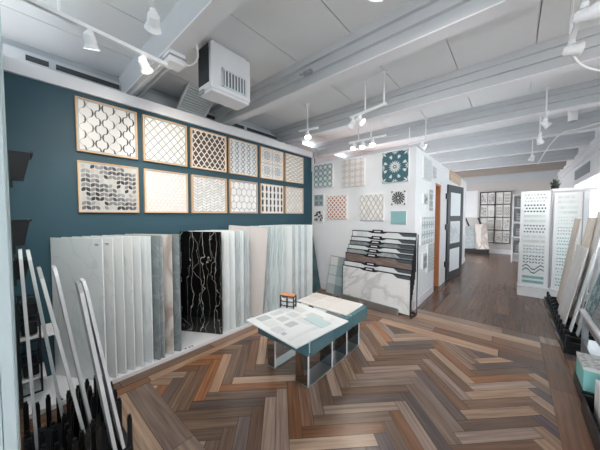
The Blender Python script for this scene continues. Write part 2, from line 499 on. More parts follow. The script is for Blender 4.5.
# teal display wall with white cap, real wall above and behind it
b = MB(); b.box(XT-.14, XT, -.02, YP+.1, 0, 2.6); struct(b.build('wall_left', TEAL))
b = MB(); b.box(XT-.2, XT+.03, -.02, YP+.03, 2.585, HT); b.box(XT-.1, XT+.03, YP-.02, YP+.03, HP-.15, HT); struct(b.build('trim_1', TRIMW, bevel=.004))
b = MB(); b.box(-3.62, -3.5, -.6, YP+.2, 2.0, ZC+.1); struct(b.build('wall_left', UPPER))
b = MB(); b.box(-3.5, -3.36, -.1, 12, 2.3, 2.74); b.box(-3.5, -3.42, -.1, 12, 2.74, 2.95); struct(b.build('trim_2', BEAMM))
for k, (y0, y1) in enumerate(((.13, .28), (.33, .84), (1.85, 2.02), (2.3, 2.55), (2.62, 3.3))):
    b = MB(); b.box(-3.425, -3.405, y0, y1, 2.868, 2.912); struct(b.build('trim_3', DARKGAP))

# white partition with tile boards
b = MB(); b.box(XT-.1, XP, YP, YP+.12, 0, HP); struct(b.build('wall_partition', WHITE)); b = MB(); b.box(XP-.12, XP, YP+.12, 5.22, 0, HP)
b.box(XP-.12, XP, 5.20, 5.64, 2.05, HP); b.box(XP-.12, XP, 5.64, 9.2, 0, HP); struct(b.build('wall_partition', WHITE))
b = MB(); b.box(XT, XP, YP-.015, YP, 0, .13); b.box(XP, XP+.015, YP-.015, 5.16, 0, .13); b.box(XP, XP+.015, 6.1, 9.2, 0, .13)
struct(b.build('baseboard_partition', TRIMW))
b = MB()
b.box(XP, XP+.02, 5.66, 6.16, 0, 2.12); struct(b.build('door_frame', TRIMW))
b = MB(); b.box(XP-.36, XP-.121, 5.60, 5.66, 0, 2.05); b.box(XP-.121, XP+.004, 5.60, 5.639, 0, 2.05); b.box(XP-.12, XP+.004, 5.2, 5.64, 2.01, 2.049); struct(b.build('door_frame', ORANGEW))
b = MB(); b.box(XP-.37, XP-.361, 4.2, 6.2, 0, 2.3); struct(b.build('wall_inner', ORANGEW))
# room behind the opening
# far wall and right wall
b = MB(); b.box(-5, XR+.3, YB, YB+.15, 0, ZC); struct(b.build('wall_back', WARMW))
b = MB(); b.box(-5, XR, YB-.02, YB, 0, .16); struct(b.build('baseboard_back', TRIMW))
b = MB(); b.box(-5, XR, YB-.06, YB, 2.66, ZC); struct(b.build('trim_4', BEAMM))
wins = [(3.0, 5.4), (6.15, 8.9)]  # first window is out of view, added to give light
b = MB(); X0, X1 = XR, XR+.16
b.box(X0, X1, -3, 12, 0, .95); b.box(X0, X1, -3, 12, 2.2, ZC)
yy = -3
for y0, y1 in wins:
    b.box(X0, X1, yy, y0, .95, 2.2); yy = y1
b.box(X0, X1, yy, 12, .95, 2.2)
struct(b.build('wall_right', WHITE))
b = MB(); b.box(XR-.05, XR, -.6, YB, 2.74, 2.84); b.box(XR-.03, XR, -.6, YB, 2.6, 2.74); struct(b.build('trim_5', TRIMW))
for k, (y0, y1) in enumerate(wins):
    b = MB()
    b.box(XR-.03, XR+.1, y0-.06, y0+.03, .89, 2.26); b.box(XR-.03, XR+.1, y1-.03, y1+.06, .89, 2.26)
    b.box(XR-.03, XR+.1, y0, y1, 2.17, 2.26); b.box(XR-.06, XR+.1, y0-.08, y1+.08, .87, .95)
    n = 3
    for q in range(1, n): b.box(XR+.02, XR+.06, y0+(y1-y0)*q/n-.025, y0+(y1-y0)*q/n+.025, .95, 2.17)
    f = struct(b.build('window_%d' % (k+1), TRIMW))
    p = MB(); p.box(XR+.035, XR+.042, y0+.03, y1-.03, .95, 2.17); p.build('pane', GLASS, f)

# white display-wall end at the near left (its long face runs away from the viewer)
b = MB(); b.box(XT, -.95, -.14, -.004, 0, 2.72); struct(b.build('wall_near', plain('near_wall_paint', hx('cfe3e6'), .5)))
b = MB(); b.box(-.95, -.925, -.028, -.007, 0, 3.04); b.box(-.95, -.935, -.09, -.03, 0, 3.04); b.box(-.95, -.925, -.15, -.092, 0, 3.04); struct(b.build('trim_6', plain('pale_aqua_trim', hx('b7c6c9'), .5)))

# ------------------------------------------------------------------ twelve framed mosaics on the teal wall
ys = [(.41, .90), (.955, 1.43), (1.48, 1.98), (2.03, 2.53), (2.60, 3.11), (3.16, 3.65)]
top = (2.04, 2.535); low = (1.475, 1.955)
mos = [
 [('ogee_crescent', ('f2f1ef', '3c4147'), 'b5b7b8', 'white lantern tile mosaic with black crescents in a pale wood frame'),
  ('diamond', ('f4f3f1', 0, 5, 4.5, .83), 'a4a8aa', 'white diamond mosaic with grey lines, right of the black crescents'),
  ('ogee', ('5b4a44', 0, 6, 4.2, .80), 'efeae3', 'dark brown lantern tile mosaic with white lattice in a pale wood frame'),
  ('weave', ('7f95aa', 'dfe4e7', 'a3b0bb', 13), 'e7e6e3', 'blue-grey woven mosaic panel right of the dark brown lattice'),
  ('starcross', ('a8b5c0', 'd0b09f', '9aa7b2', 'a9b8c2'), 'e6e2dd', 'pale mosaic panel with rings and a cross, fifth in the upper row on teal'),
  ('wave', ('e2dcd4', 'c9c4bd', 13), 'eeebe6', 'beige rippled mosaic panel at the far end of the upper row on teal')],
 [('leaf', ('4b4d52', '6d6f73', '9a9b9c', 'c9c8c5', '2f3236', '8a8b8d'), 'c6c5c2', 'black and grey leaf-shaped mosaic in a pale wood frame, under the black crescents'),
  ('hex', ('eeebe8', 0, 9, 9, .88), 'cbc7c3', 'nearly plain white mosaic in a pale wood frame, right of the leaf mosaic'),
  ('chevron', ('f2f0ee', 'e4e3e1', 8, 12), 'a9aaab', 'white and grey chevron mosaic panel under the dark brown lattice'),
  ('hex', ('f1efec', 0, 5, 3.4, .92), '8394ad', 'white hexagon mosaic with thin blue lines under the woven panel'),
  ('picket', ('2f3438', 'f3f1ee', 11, 4), 'e9e6e1', 'black and white picket mosaic panel in the lower row on teal'),
  ('diamond', ('ebe7e2', 0, 5, 5, .84), 'b9b4ad', 'beige diamond mosaic panel at the far end of the lower row on teal')]]
for r, (z0, z1) in enumerate((top, low)):
    for k, (y0, y1) in enumerate(ys):
        kind, P, ground, lab = mos[r][k]
        W, H = y1-y0, z1-z0
        t = thing('framed_mosaic', lab, 'framed mosaic', group='framed mosaics on the teal wall')
        # local x runs along +Y of the wall, z out towards the room
        wall_frame(t, (XT, y0, z0), (0, 1, 0), (0, 0, 1))
        fw = .011 if k < 4 else .008
        f = MB()
        for a in ((0, W, 0, fw), (0, W, H-fw, H), (0, fw, fw, H-fw), (W-fw, W, fw, H-fw)): f.box(a[0], a[1], a[2], a[3], 0, .034)
        f.build('frame', PALEWOOD, t, bevel=.0015)
        m = MB(); m.col = hx(ground); m.box(fw, W-fw, fw, H-fw, 0, .022)
        m.M = Matrix.Translation((fw+.012, fw+.012, .0225))
        pattern_mb(m, kind, W-2*fw-.024, H-2*fw-.024, P)
        m.build('mosaic', TILEC, t)

# ------------------------------------------------------------------ ledge and the row of tile slabs
lt = thing('display_ledge', 'low white ledge with a front lip under the row of tile slabs', 'display ledge', (0, 0, 0))
b = MB(); b.box(XT, -2.58, .02, 3.55, 0, .026); b.build('base', WHITE, lt)
b = MB(); b.box(-2.58, -2.562, .02, 3.55, 0, .038); b.build('lip', TRIMW, lt, bevel=.003)
for y in (.2, .24, .27, .31, 1.16, 1.2, 1.23):
    b = MB(); b.box(-2.62, -2.60, y, y+.02, .0265, .028); b.build('size_marking', DARKGAP, lt)

SLABM = {
 'white': marble('white_slab', hx('eceff0'), hx('e2e7e8'), hx('dbe1e3'), .3, 1.5, .02, seed=1),
 'cool': marble('cool_white_slab', hx('f0f3f3'), hx('e2e8e9'), hx('d6dddf'), .3, 1.4, .05, (1, .4, 1), seed=2),
 'grey': marble('grey_slab', hx('8f999c'), hx('7d888c'), hx('9aa5a8'), .45, 4, .05, seed=3),
 'grey2': marble('pale_grey_slab', hx('a9b2b4'), hx('949fa2'), hx('b5bebf'), .45, 4, .05, seed=4),
 'brownv': marble('brown_veined_slab', hx('e6e3e0'), hx('dcd6d2'), hx('b3a59c'), .3, 1.5, .05, (1, .5, 1), seed=5),
 'taupe': marble('taupe_slab', hx('d8d3d1'), hx('c8c1bf'), hx('d0c9c6'), .45, 6, .08, (3, .3, 3), seed=6),
 'wood': marble('wood_look_slab', hx('d2d8da'), hx('bac3c6'), hx('a5b0b4'), .45, 5, .05, (5, .3, 4), seed=7),
 'teal': marble('teal_streaked_slab', hx('cbdadb'), hx('a2b8bc'), hx('e2e9e9'), .3, 3, .08, (2.6, .28, 2), seed=8),
 'ice': marble('ice_white_slab', hx('e6edef'), hx('d6e0e3'), hx('eef3f4'), .3, 3, .06, (2.4, .3, 2), seed=9),
 'dark': marble('dark_teal_slab', hx('3f5a63'), hx('354d56'), hx('4b6770'), .45, 3, .05, seed=10),
}
def black_marble():
    m, nt, b_ = base('black_marble', .08)
    tc = nt.nodes.new('ShaderNodeTexCoord'); acc = None
    for k, (sx, sy, amp, w0, off) in enumerate(((6.5, 3.4, .42, .016, 0), (4, 4.6, .6, .010, 3.3), (7.5, 2.4, .5, .008, 7.1))):
        sp = nt.nodes.new('ShaderNodeMapping'); sp.inputs['Scale'].default_value = (sx, sy, 1); sp.inputs['Location'].default_value = (off, off*.7, 0)
        sp.inputs['Rotation'].default_value = (0, 0, (.06, -.10, .16)[k])
        nt.links.new(tc.outputs['Object'], sp.inputs['Vector'])
        nz = nt.nodes.new('ShaderNodeTexNoise'); nz.inputs['Scale'].default_value = 1.0; nz.inputs['Detail'].default_value = 3; nz.inputs['Roughness'].default_value = .5
        nt.links.new(sp.outputs['Vector'], nz.inputs['Vector'])
        sx_ = nt.nodes.new('ShaderNodeSeparateXYZ'); nt.links.new(sp.outputs['Vector'], sx_.inputs[0])
        ad = nt.nodes.new('ShaderNodeMath'); ad.operation = 'MULTIPLY_ADD'; ad.inputs[1].default_value = amp*3.2
        nt.links.new(nz.outputs['Fac'], ad.inputs[0]); nt.links.new(sx_.outputs['X'], ad.inputs[2])
        fr_ = nt.nodes.new('ShaderNodeMath'); fr_.operation = 'FRACT'; nt.links.new(ad.outputs[0], fr_.inputs[0])
        su = nt.nodes.new('ShaderNodeMath'); su.operation = 'SUBTRACT'; su.inputs[1].default_value = .5; nt.links.new(fr_.outputs[0], su.inputs[0])
        ab = nt.nodes.new('ShaderNodeMath'); ab.operation = 'ABSOLUTE'; nt.links.new(su.outputs[0], ab.inputs[0])
        mr = nt.nodes.new('ShaderNodeMapRange'); mr.inputs[1].default_value = w0*.5; mr.inputs[2].default_value = w0*1.6; mr.inputs[3].default_value = 1; mr.inputs[4].default_value = 0
        nt.links.new(ab.outputs[0], mr.inputs[0])
        if acc is None: acc = mr.outputs[0]
        else:
            mxm = nt.nodes.new('ShaderNodeMath'); mxm.operation = 'MAXIMUM'; nt.links.new(acc, mxm.inputs[0]); nt.links.new(mr.outputs[0], mxm.inputs[1]); acc = mxm.outputs[0]
    c = nt.nodes.new('ShaderNodeMix'); c.data_type = 'RGBA'; c.inputs[6].default_value = (*hx('0c0d0f'), 1); c.inputs[7].default_value = (*hx('a3a19a'), 1)
    nt.links.new(acc, c.inputs[0]); nt.links.new(c.outputs[2], b_.inputs['Base Color'])
    return m
SLABM['black'] = black_marble()

def slab(yr, kind, label, H=1.225, W=.54, th=60, thick=.012, xr=-2.592, tilt=0, sticker=False, z=.028, name='tile_slab', group='tile slabs standing along the teal wall'):
    """slab standing on the ledge; local x along its width from the wall end to the free end"""
    a = math.radians(th)
    t = thing(name, label, 'tile slab', group=group)
    al = Vector((math.sin(a), math.cos(a), 0)); up = Vector((0, 0, 1))
    o = Vector((xr, yr, z))-al*W
    n = al.cross(up)
    if tilt: up = Matrix.Rotation(tilt, 3, n) @ up; al = Matrix.Rotation(tilt, 3, n) @ al; o.z += max(0, -W*al.z)
    wall_frame(t, o, al, up)
    m = MB(); m.box(0, W, 0, H, -thick/2, thick/2); m.build('tile', SLABM[kind], t, bevel=.002)
    if sticker:
        s = MB(); s.box(W-.075, W-.035, H-.05, H-.045, thick/2, thick/2+.0006); s.box(W-.07, W-.035, H-.06, H-.056, thick/2, thick/2+.0006)
        s.build('sticker', DARKGAP, t)
    return t
row = [
 (.49, 'white', 'wide white slab with a small sticker, nearest on the ledge under the leaf mosaic', True),
 (.56, 'white', 'white slab with a sticker directly behind the nearest wide white slab', True),
 (.63, 'cool', 'third white slab from the near end of the ledge', False),
 (.70, 'white', 'fourth white slab from the near end of the ledge', False),
 (.765, 'cool', 'fifth white slab from the near end of the ledge', False),
 (.85, 'ice', 'white slab just before the first dark grey slab on the ledge', False),
 (.915, 'grey', 'mid-grey slab following the near white slabs', False),
 (.955, 'grey2', 'pale grey slab just before the brown-veined slab', False),
 (1.04, 'brownv', 'white slab with a brown vein between two grey slabs', False),
 (1.115, 'grey', 'mid-grey slab just before the black marble slab', False),
 (1.60, 'black', 'polished black marble slab with white lightning veins', False),
 (1.705, 'ice', 'pale icy slab right behind the black marble slab', False),
 (1.785, 'cool', 'second pale slab after the black marble', False),
 (1.855, 'wood', 'third pale slab after the black marble, grey wood look', False),
 (1.915, 'ice', 'fourth pale slab after the black marble', False),
 (2.00, 'wood', 'grey wood-look slab just before the tilted taupe slab', False),
]
for y, k, lab, st in row: slab(y, k, lab, sticker=st)
slab(2.22, 'taupe', 'taupe slab standing tilted out of line behind the table', H=1.25, th=52, tilt=math.radians(-4))
row2 = [
 (2.36, 'wood', 'grey streaked slab directly behind the tilted taupe slab'),
 (2.44, 'teal', 'teal streaked slab left of the sample caddy'),
 (2.53, 'teal', 'second teal streaked slab, behind the sample caddy'),
 (2.66, 'teal', 'third teal streaked slab, right behind the sample caddy'),
 (2.83, 'cool', 'bright white slab following the teal streaked slabs'),
 (2.905, 'wood', 'pale wood-look slab after the bright white slab'),
 (2.975, 'ice', 'icy slab, sixth from the far end of the ledge'),
 (3.05, 'wood', 'wood-look slab, fifth from the far end of the ledge'),
 (3.125, 'ice', 'icy slab, fourth from the far end of the ledge'),
 (3.20, 'wood', 'wood-look slab, third from the far end of the ledge'),
 (3.27, 'ice', 'icy slab, second from the far end of the ledge'),
 (3.345, 'cool', 'white slab at the far end of the ledge beside the dark leaning slab')]
for y, k, lab in row2: slab(y, k, lab, H=1.255)
# dark slab leaning on the teal wall in the corner
t = thing('leaning_slab', 'dark teal-grey slab leaning in the corner past the white slabs', 'tile slab')
wall_frame(t, (-2.80, 3.45, 0.0), (0, 1, 0), (-.24, 0, 1.2))
m = MB(); m.box(0, .44, 0, 1.22, -.012, 0); m.build('tile', SLABM['dark'], t, bevel=.002)

# ------------------------------------------------------------------ boards on the white partition
def board(name, x0, x1, z0, z1, kind, P, ground, lab, depth=.035, side=False, edge='f0f0ef', group=None):
    t = thing(name, lab, 'tile board', group=group)
    W, H = x1-x0, z1-z0
    if side: wall_frame(t, (XP, x0, z0), (0, 1, 0), (0, 0, 1))
    else: wall_frame(t, (x0, YP, z0), (1, 0, 0), (0, 0, 1))
    b = MB(); b.col = hx(edge); b.box(0, W, 0, H, 0, depth-.006); b.build('backing', TILEM, t, bevel=.002)
    m = MB(); m.col = hx(ground); m.box(.004, W-.004, .004, H-.004, depth-.006, depth)
    m.M = Matrix.Translation((.006, .006, depth))
    pattern_mb(m, kind, W-.012, H-.012, P)
    m.build('tile', TILEC, t)
    return t
G1 = 'tile boards on the front of the white partition'
board('mounted_tile_board', -3.01, -2.57, 1.98, 2.42, 'flower', ('6a8e97', 'eef2f2', 4), 'd5dddd', 'teal and white floral cement tile board beside the teal wall', group=G1)
board('mounted_tile_board', -2.37, -1.93, 1.95, 2.43, 'petals', ('f3f1f0', 0, 4), 'cdc6c3', 'all-white relief petal tile board in the top row on the partition', .05, group=G1)
board('mounted_tile_board', -1.62, -1.21, 1.96, 2.44, 'bigflower', ('47717c', 'eef2f2'), '47717c', 'deep teal board with a large white flower medallion', .05, group=G1)
board('mounted_tile_board', -3.01, -2.78, 1.62, 1.85, 'flower', ('a9b6ba', '6f858d', 2), 'c5cdcf', 'small grey-blue patterned square above the black and white square', .025, group=G1)
board('mounted_tile_board', -3.01, -2.78, 1.31, 1.54, 'blob', ('ecebe9', '2c3035'), 'ecebe9', 'small black and white leafy square near the dark leaning slab', .025, group=G1)
board('mounted_tile_board', -2.70, -2.27, 1.37, 1.81, 'diamond', ('c49079', 0, 5, 5, .66), 'f0ecea', 'white board with a pinkish-brown diamond lattice', group=G1)
board('mounted_tile_board', -2.01, -1.59, 1.36, 1.79, 'diamond', ('f4f3f1', 0, 5, 3.0, .84), 'b7aeaa', 'white board with tall diamond tiles and thin taupe lines above the board rack', .05, group=G1)
board('mounted_tile_board', -1.48, -1.25, 1.60, 1.83, 'fan', ('eceded', '2f363c'), 'eceded', 'small square with a black radiating fan on white', .025, group=G1)
board('mounted_tile_board', -1.48, -1.24, 1.30, 1.515, 'scroll', ('a8cfd0',), '86b9bc', 'small aqua square under the black radiating fan', .025, group=G1)
G2 = 'tile boards on the side of the white partition'
board('mounted_tile_board', 4.26, 4.76, 2.03, 2.38, 'rows', [('dot', '4c5a62')]*6, 'dfe3e4', 'white board with rows of dark dots high on the side wall', side=True, group=G2)
board('mounted_tile_board', 4.84, 5.10, 2.12, 2.31, 'lattice', ('6c7b82', 0, 3), 'd5dadb', 'small grey patterned board high on the side wall near the doorway', side=True, group=G2)
board('mounted_tile_board', 4.31, 4.52, 1.62, 1.80, 'chevron', ('5d6a70', 'd2d7d8', 4, 6), 'c9cfd0', 'small grey chevron square midway up the side wall', side=True, group=G2)
board('mounted_tile_board', 4.62, 4.88, 1.52, 1.89, 'picket', ('d8dcdd', '56646b', 6, 3), 'ccd2d3', 'upright striped board midway up the side wall near the doorway', side=True, group=G2)
board('mounted_tile_board', 4.20, 4.99, .97, 1.42, 'petals', ('8ba1a7', 0, 5), 'e1e6e7', 'wide blue-grey petal board on the side wall at waist height', side=True, group=G2)
board('mounted_tile_board', 4.32, 4.55, .56, .82, 'flower', ('b3bec1', '6a7b82', 2), 'd0d6d7', 'small grey flower square low on the side wall', side=True, group=G2)
board('mounted_tile_board', 4.62, 5.06, .45, .95, 'scroll', ('93a3a8',), 'd9dedf', 'large grey scroll board low on the side wall near the doorway', side=True, group=G2)
board('mounted_tile_board', 6.5, 7.9, 2.24, 2.47, 'lattice', ('b08f78', 0, 7), 'd9c2ac', 'tan patterned board above the dark open door', side=True, edge='cfae8f')

# ------------------------------------------------------------------ waterfall rack with eight framed boards
rk = thing('board_rack', 'stepped steel rack holding eight black-framed sample boards', 'board rack', (-2.20, 3.70, 0), (0, 0, math.radians(-5)))
b = MB(); b.box(-.01, .99, -.05, -.02, .0, .09); b.box(-.01, .99, -.05, -.035, .09, .105); b.build('front_tray', STEEL, rk, bevel=.003)
b = MB()
b.box(1.157, 1.167, -.02, .20, 0, .03); b.box(1.157, 1.167, .185, .20, .03, 1.17); b.box(1.157, 1.167, -.02, -.008, .03, .55); b.box(-.02, 1.157, .188, .2, .0, .03)
b.build('rack_frame', BLACKM, rk)
b = MB(); b.box(.36, .40, -.0515, -.05, .045, .07); b.box(.41, .43, -.0515, -.05, .045, .07); b.build('tray_badge', WHITE, rk)
btops = [1.19, 1.09, 1.02, .955, .885, .815, .68, .60]
bm = [('white_slab_a', 'cool', 'white board standing highest at the back of the rack'),
      ('', 'white', 'white board second from the back of the rack'),
      ('', 'grey', 'grey board third from the back of the rack'),
      ('', 'white', 'white board fourth from the back of the rack, behind a pale grey one'),
      ('', 'grey2', 'pale grey board in the middle of the rack, just behind the brown board'),
      ('', 'brn', 'brown wood-look board in the rack'),
      ('', 'white', 'white board second from the front of the rack'),
      ('', 'mar', 'white marble board with grey veins at the front of the rack')]
SLABM['brn'] = marble('brown_wood_board', hx('83706a'), hx('6f5e59'), hx('95837c'), .5, 5, .05, (.6, 4, 4), seed=12)
SLABM['mar'] = marble('white_marble_board', hx('f1f2f2'), hx('e6e8e9'), hx('cfd2d4'), .25, 1.3, .05, seed=14)
RM = Matrix.Translation((-2.20, 3.70, 0)) @ Matrix.Rotation(math.radians(-5), 4, 'Z')
for k, (zt, (_, mk, lab)) in enumerate(zip(btops, bm)):
    yy = .175-k*.025; H = .565; xo = -.0+.012*(7-k) if k else .075
    t = thing('sample_board', lab, 'sample board', group='sample boards in the stepped rack')
    W = 1.15-xo
    t.matrix_world = RM @ Matrix.Translation((xo, yy, zt-H)) @ Matrix.Rotation(PI/2, 4, 'X')
    p = MB(); p.box(.008, W-.008, .008, H-.010, 0, .012); p.build('panel', SLABM[mk], t)
    f = MB(); fw = .008
    for a in ((0, W, 0, fw), (0, W, H-.014, H), (0, fw, fw, H-.014), (W-fw, W, fw, H-.014)): f.box(*a, -.002, .014)
    f.build('frame', BLACKM, t)
    h = MB(); c = W*.44
    h.M = Matrix.Translation((0, 0, .0141))
    h.prism([(c-.17, H-.014), (c-.10, H-.035), (c+.10, H-.035), (c+.17, H-.014)], 0, .002)
    h.prism([(c-.10, H-.0139), (c+.10, H-.0139), (c+.08, H+.022), (c-.08, H+.022)], -.012, .002)
    h.build('handle', BLACKM, t)
    h = MB(); h.M = Matrix.Translation((0, 0, .0164)); h.prism([(c-.06, H-.012), (c+.06, H-.012), (c+.05, H+.006), (c-.05, H+.006)], 0, .0008); h.build('handle_slot', TRIMW, t)
    h = MB(); h.M = Matrix.Translation((0, 0, .0142)); h.prism([(W-.26, H-.013), (W-.008, H-.013), (W-.008, H-.06), (W-.19, H-.06)][::-1], 0, .0015); h.build('corner_label', plain('dark_label', hx('4a5358'), .5), t)

# small board of sample tiles leaning on the partition
t = thing('sample_board', 'small board of grey and aqua sample tiles leaning on the partition', 'sample board', group=None)
wall_frame(t, (-2.63, 3.80, 0), (1, -.02, 0), (.06, .13, .72))
b = MB(); b.col = hx('8d8a86'); b.box(0, .37, 0, .70, -.012, 0); b.build('backing', TILEM, t, bevel=.002)
m = MB(); pal = ['aebcc0', '7f9297', 'cfd6d7', '9fb3b5', 'c6cfd0', '8fa5a8', 'd9dcdb', 'a2abad']
for j in range(4):
    for i in range(2): m.box(.012+i*.175, .18+i*.175, .015+j*.171, .175+j*.171, 0, .006, jit(hx(pal[(j*2+i) % 8]), .05))
m.build('sample_tile', TILEC, t)

# ------------------------------------------------------------------ tile table
tb = thing('tile_table', 'low bench table clad in teal tile on mirrored steel legs', 'table', (0, 0, 0))
b = MB(); b.box(-1.80, -1.19, 1.50, 2.50, .36, .452); b.build('table_body', GROUT, tb)
for k in range(3):
    y0 = 1.50+k*.335
    b = MB(); b.box(-1.19, -1.175, y0+.005, y0+.328, .335, .44); b.box(-1.28, -1.175, y0+.005, y0+.328, .4405, .456); b.build('edge_tile', TEALTILE, tb, bevel=.006)
b = MB(); b.box(-1.80, -1.193, 1.485, 1.50, .335, .44); b.build('edge_tile', TEALTILE, tb, bevel=.004)
b = MB(); b.box(-1.80, -1.193, 2.50, 2.515, .335, .44); b.build('edge_tile', TEALTILE, tb, bevel=.004)
def sled(x0, x1, ysp):
    for y in ysp:
        b = MB(); b.box(x0, x1-.005, y, y+.016, .014, .36); lg = b.build('leg', MIRROR, tb)
        b = MB(); b.box(x1-.005, x1, y, y+.016, .014, .36); b.build('edge_strip', TRIMW, lg)
    b = MB(); b.box(x0, x1, ysp[0], ysp[-1]+.016, 0, .014); b.build('foot_rail', STEEL, tb)
sled(-1.40, -1.26, (1.57, 1.93, 2.20, 2.46))
sled(-1.76, -1.66, (1.57, 2.46))
# sample sheets lying on the table
def sheet(name, lab, org, W, D, rot, patches, base_c='e4e7e8'):
    t = thing(name, lab, 'sample sheet', org, (0, 0, rot), group='sample sheets on the tile table')
    b = MB(); b.col = hx(base_c); b.box(0, W, 0, D, 0, .012); b.build('sheet', TILEM, t, bevel=.002)
    p = MB()
    for x0, x1, y0, y1, c in patches: p.box(W*x0, W*x1, D*y0, D*y1, .012, .0145, hx(c))
    p.build('swatch', TILEC, t)
    return t
sheet('sample_sheet', 'large white sample sheet with grey swatches overhanging the near end of the table', (-1.875, 1.405, .4565), .685, .67, math.radians(-5),
      [(.06, .20, .12, .30, 'b9c0c4'), (.07, .18, .36, .55, 'd0d3d4'), (.24, .42, .10, .26, 'd9dcdd'), (.26, .40, .32, .46, 'c3c8cb'), (.24, .42, .52, .66, 'cdd1d2'),
       (.1, .36, .72, .86, 'd4d4d3'), (.46, .62, .06, .2, 'cfd3d6'), (.48, .60, .28, .44, 'b8bec2'), (.46, .72, .50, .62, 'd7dadb'), (.46, .7, .70, .84, 'd1cfcc'),
       (.80, .86, .05, .9, 'd8dcdd'), (.64, .7, .08, .14, 'a9b0b4'), (.02, .05, .7, .74, '6b7276')])
sheet('sample_sheet', 'smaller beige sample sheet at the far end of the table', (-1.86, 2.11, .4565), .64, .38, math.radians(1),
      [(.05, .30, .10, .45, 'd6d0cb'), (.34, .62, .08, .46, 'dbd6d1'), (.05, .30, .52, .92, 'cfcac6'), (.34, .62, .52, .92, 'd7d2cd'), (.66, .96, .08, .92, 'dedad6')], 'e2deda')
t = thing('glass_tile', 'pale aqua glass tile lying on the large sample sheet', 'tile', (-1.47, 1.76, .4715), (0, 0, math.radians(-10)))
b = MB(); b.box(0, .24, 0, .13, 0, .008); b.build('tile', plain('aqua_glass_tile', hx('c9dcdd'), .1, noise=.05), t, bevel=.002)
t = thing('slate_strip', 'dark grey slate strip across the table between the two sheets', 'tile strip', (-1.42, 2.045, .4565), (0, 0, math.radians(-3)))
b = MB(); b.box(0, .20, 0, .045, 0, .013); b.build('tile', plain('slate', hx('6d7277'), .4, noise=.2, scale=20), t, bevel=.002)
for k, (x, y, a, lab) in enumerate(((-1.84, 2.06, .2, 'small dark chip beside the caddy at the wall side of the table'), (-1.66, 2.07, -.3, 'small dark chip midway between the two sample sheets'))):
    t = thing('tile_chip', lab, 'tile chip', (x, y, .4565), (0, 0, a))
    b = MB(); b.box(0, .06, 0, .03, 0, .012); b.build('tile', DARKGAP, t, bevel=.001)
t = thing('slate_strip', 'grey mosaic strip sticking out under the wall side of the large sheet', 'tile strip', (-1.93, 1.52, .4445), (0, 0, math.radians(-12)))
b = MB(); b.box(0, .14, 0, .06, 0, .011); b.build('tile', plain('grey_mosaic', hx('8c9296'), .4, noise=.3, scale=40), t)
# sample caddy
cd = thing('sample_caddy', 'small black wire caddy with white chips and an orange top', 'caddy', (-1.855, 1.84, .4685), (0, 0, math.radians(20)))
b = MB()
for x in (0, .075, .15):
    for y in (0, .07): b.box(x-.005, x+.005, y-.005, y+.005, 0, .13)
for z in (.02, .065, .12):
    b.box(0, .15, -.004, .004, z, z+.008); b.box(0, .15, .066, .074, z, z+.008)
    b.box(-.004, .004, 0, .07, z, z+.008); b.box(.146, .154, 0, .07, z, z+.008)
b.build('wire_frame', BLACKM, cd)
for x in (.012, .086):
    b = MB(); b.box(x, x+.05, .01, .06, .0, .10); b.build('sample_stack', WHITE, cd)
b = MB(); b.box(.0, .15, .0, .07, .129, .142); b.build('top_sample', plain('orange_sample', hx('d98f62'), .4, noise=.2, scale=20), cd, bevel=.002)

# ------------------------------------------------------------------ near left: plank samples in a comb rack, bins on the wall
cr = thing('comb_rack', 'black toothed floor rack holding tall plank samples', 'sample rack', (-2.2, .0, 0))
ps = [(-2.14, .060, .028, 1.245, 'palest plank sample, tucked against the near white wall'),
      (-2.11, .190, .058, 1.24, 'tall white plank sample, second from the near white wall'),
      (-1.89, .262, .09, 1.16, 'grey-edged plank sample, third from the near white wall'),
      (-1.92, .300, .15, 1.155, 'white plank sample in the middle of the comb rack'),
      (-1.77, .365, .232, 1.075, 'thick grey-faced plank sample, second from the outer end of the comb rack'),
      (-1.76, .405, .25, 1.085, 'short white plank sample at the outer end of the comb rack')]
b = MB(); b.box(-.16, .46, .005, .45, 0, .028); b.build('base', BLACK, cr, bevel=.004)
for x in (-.13, -.03, .07, .17, .27, .37, .44):
    for k in range(9):
        y = .012+k*.05+(.0 if int(x*100) % 2 else .012); top = .20+.05*random.random()
        if any(p[0]-.135 < -2.2+x < p[0]+.02 and p[1]-.045-.035*0-.022 < y+.012 < p[1]+.028 for p in ps): continue
        b = MB(); b.box(x-.011, x+.011, y, y+.024, .028, top); b.box(x-.008, x+.008, y+.004, y+.020, top, top+.02)
        b.build('tooth', BLACK, cr)
PSM = [plain('plank_sample_white', hx('f3f4f5'), .45, noise=.03), plain('plank_sample_grey', hx('b9b7b8'), .5, noise=.08, scale=12)]
for k, (x, yb, yt, zt, lab) in enumerate(ps):
    t = thing('plank_sample', lab, 'plank sample', group='plank samples in the comb rack')
    d = Vector((0, yt-yb, zt-.03)); Lh = d.length
    wall_frame(t, (x-.11, yb, .032), (1, 0, 0), d)
    th = (.015, .015, .015, .015, .018, .015)[k]
    m = MB(); m.prism([(0, 0), (.11, 0), (.11, Lh-.05), (.085, Lh), (.0, Lh)], -th/2, th/2); m.build('face', PSM[1 if k in (2, 4) else 0], t)
    e = MB(); e.box(.1101, .113, 0, Lh-.05, -th/2, th/2); e.build('edge', PSM[0], t)
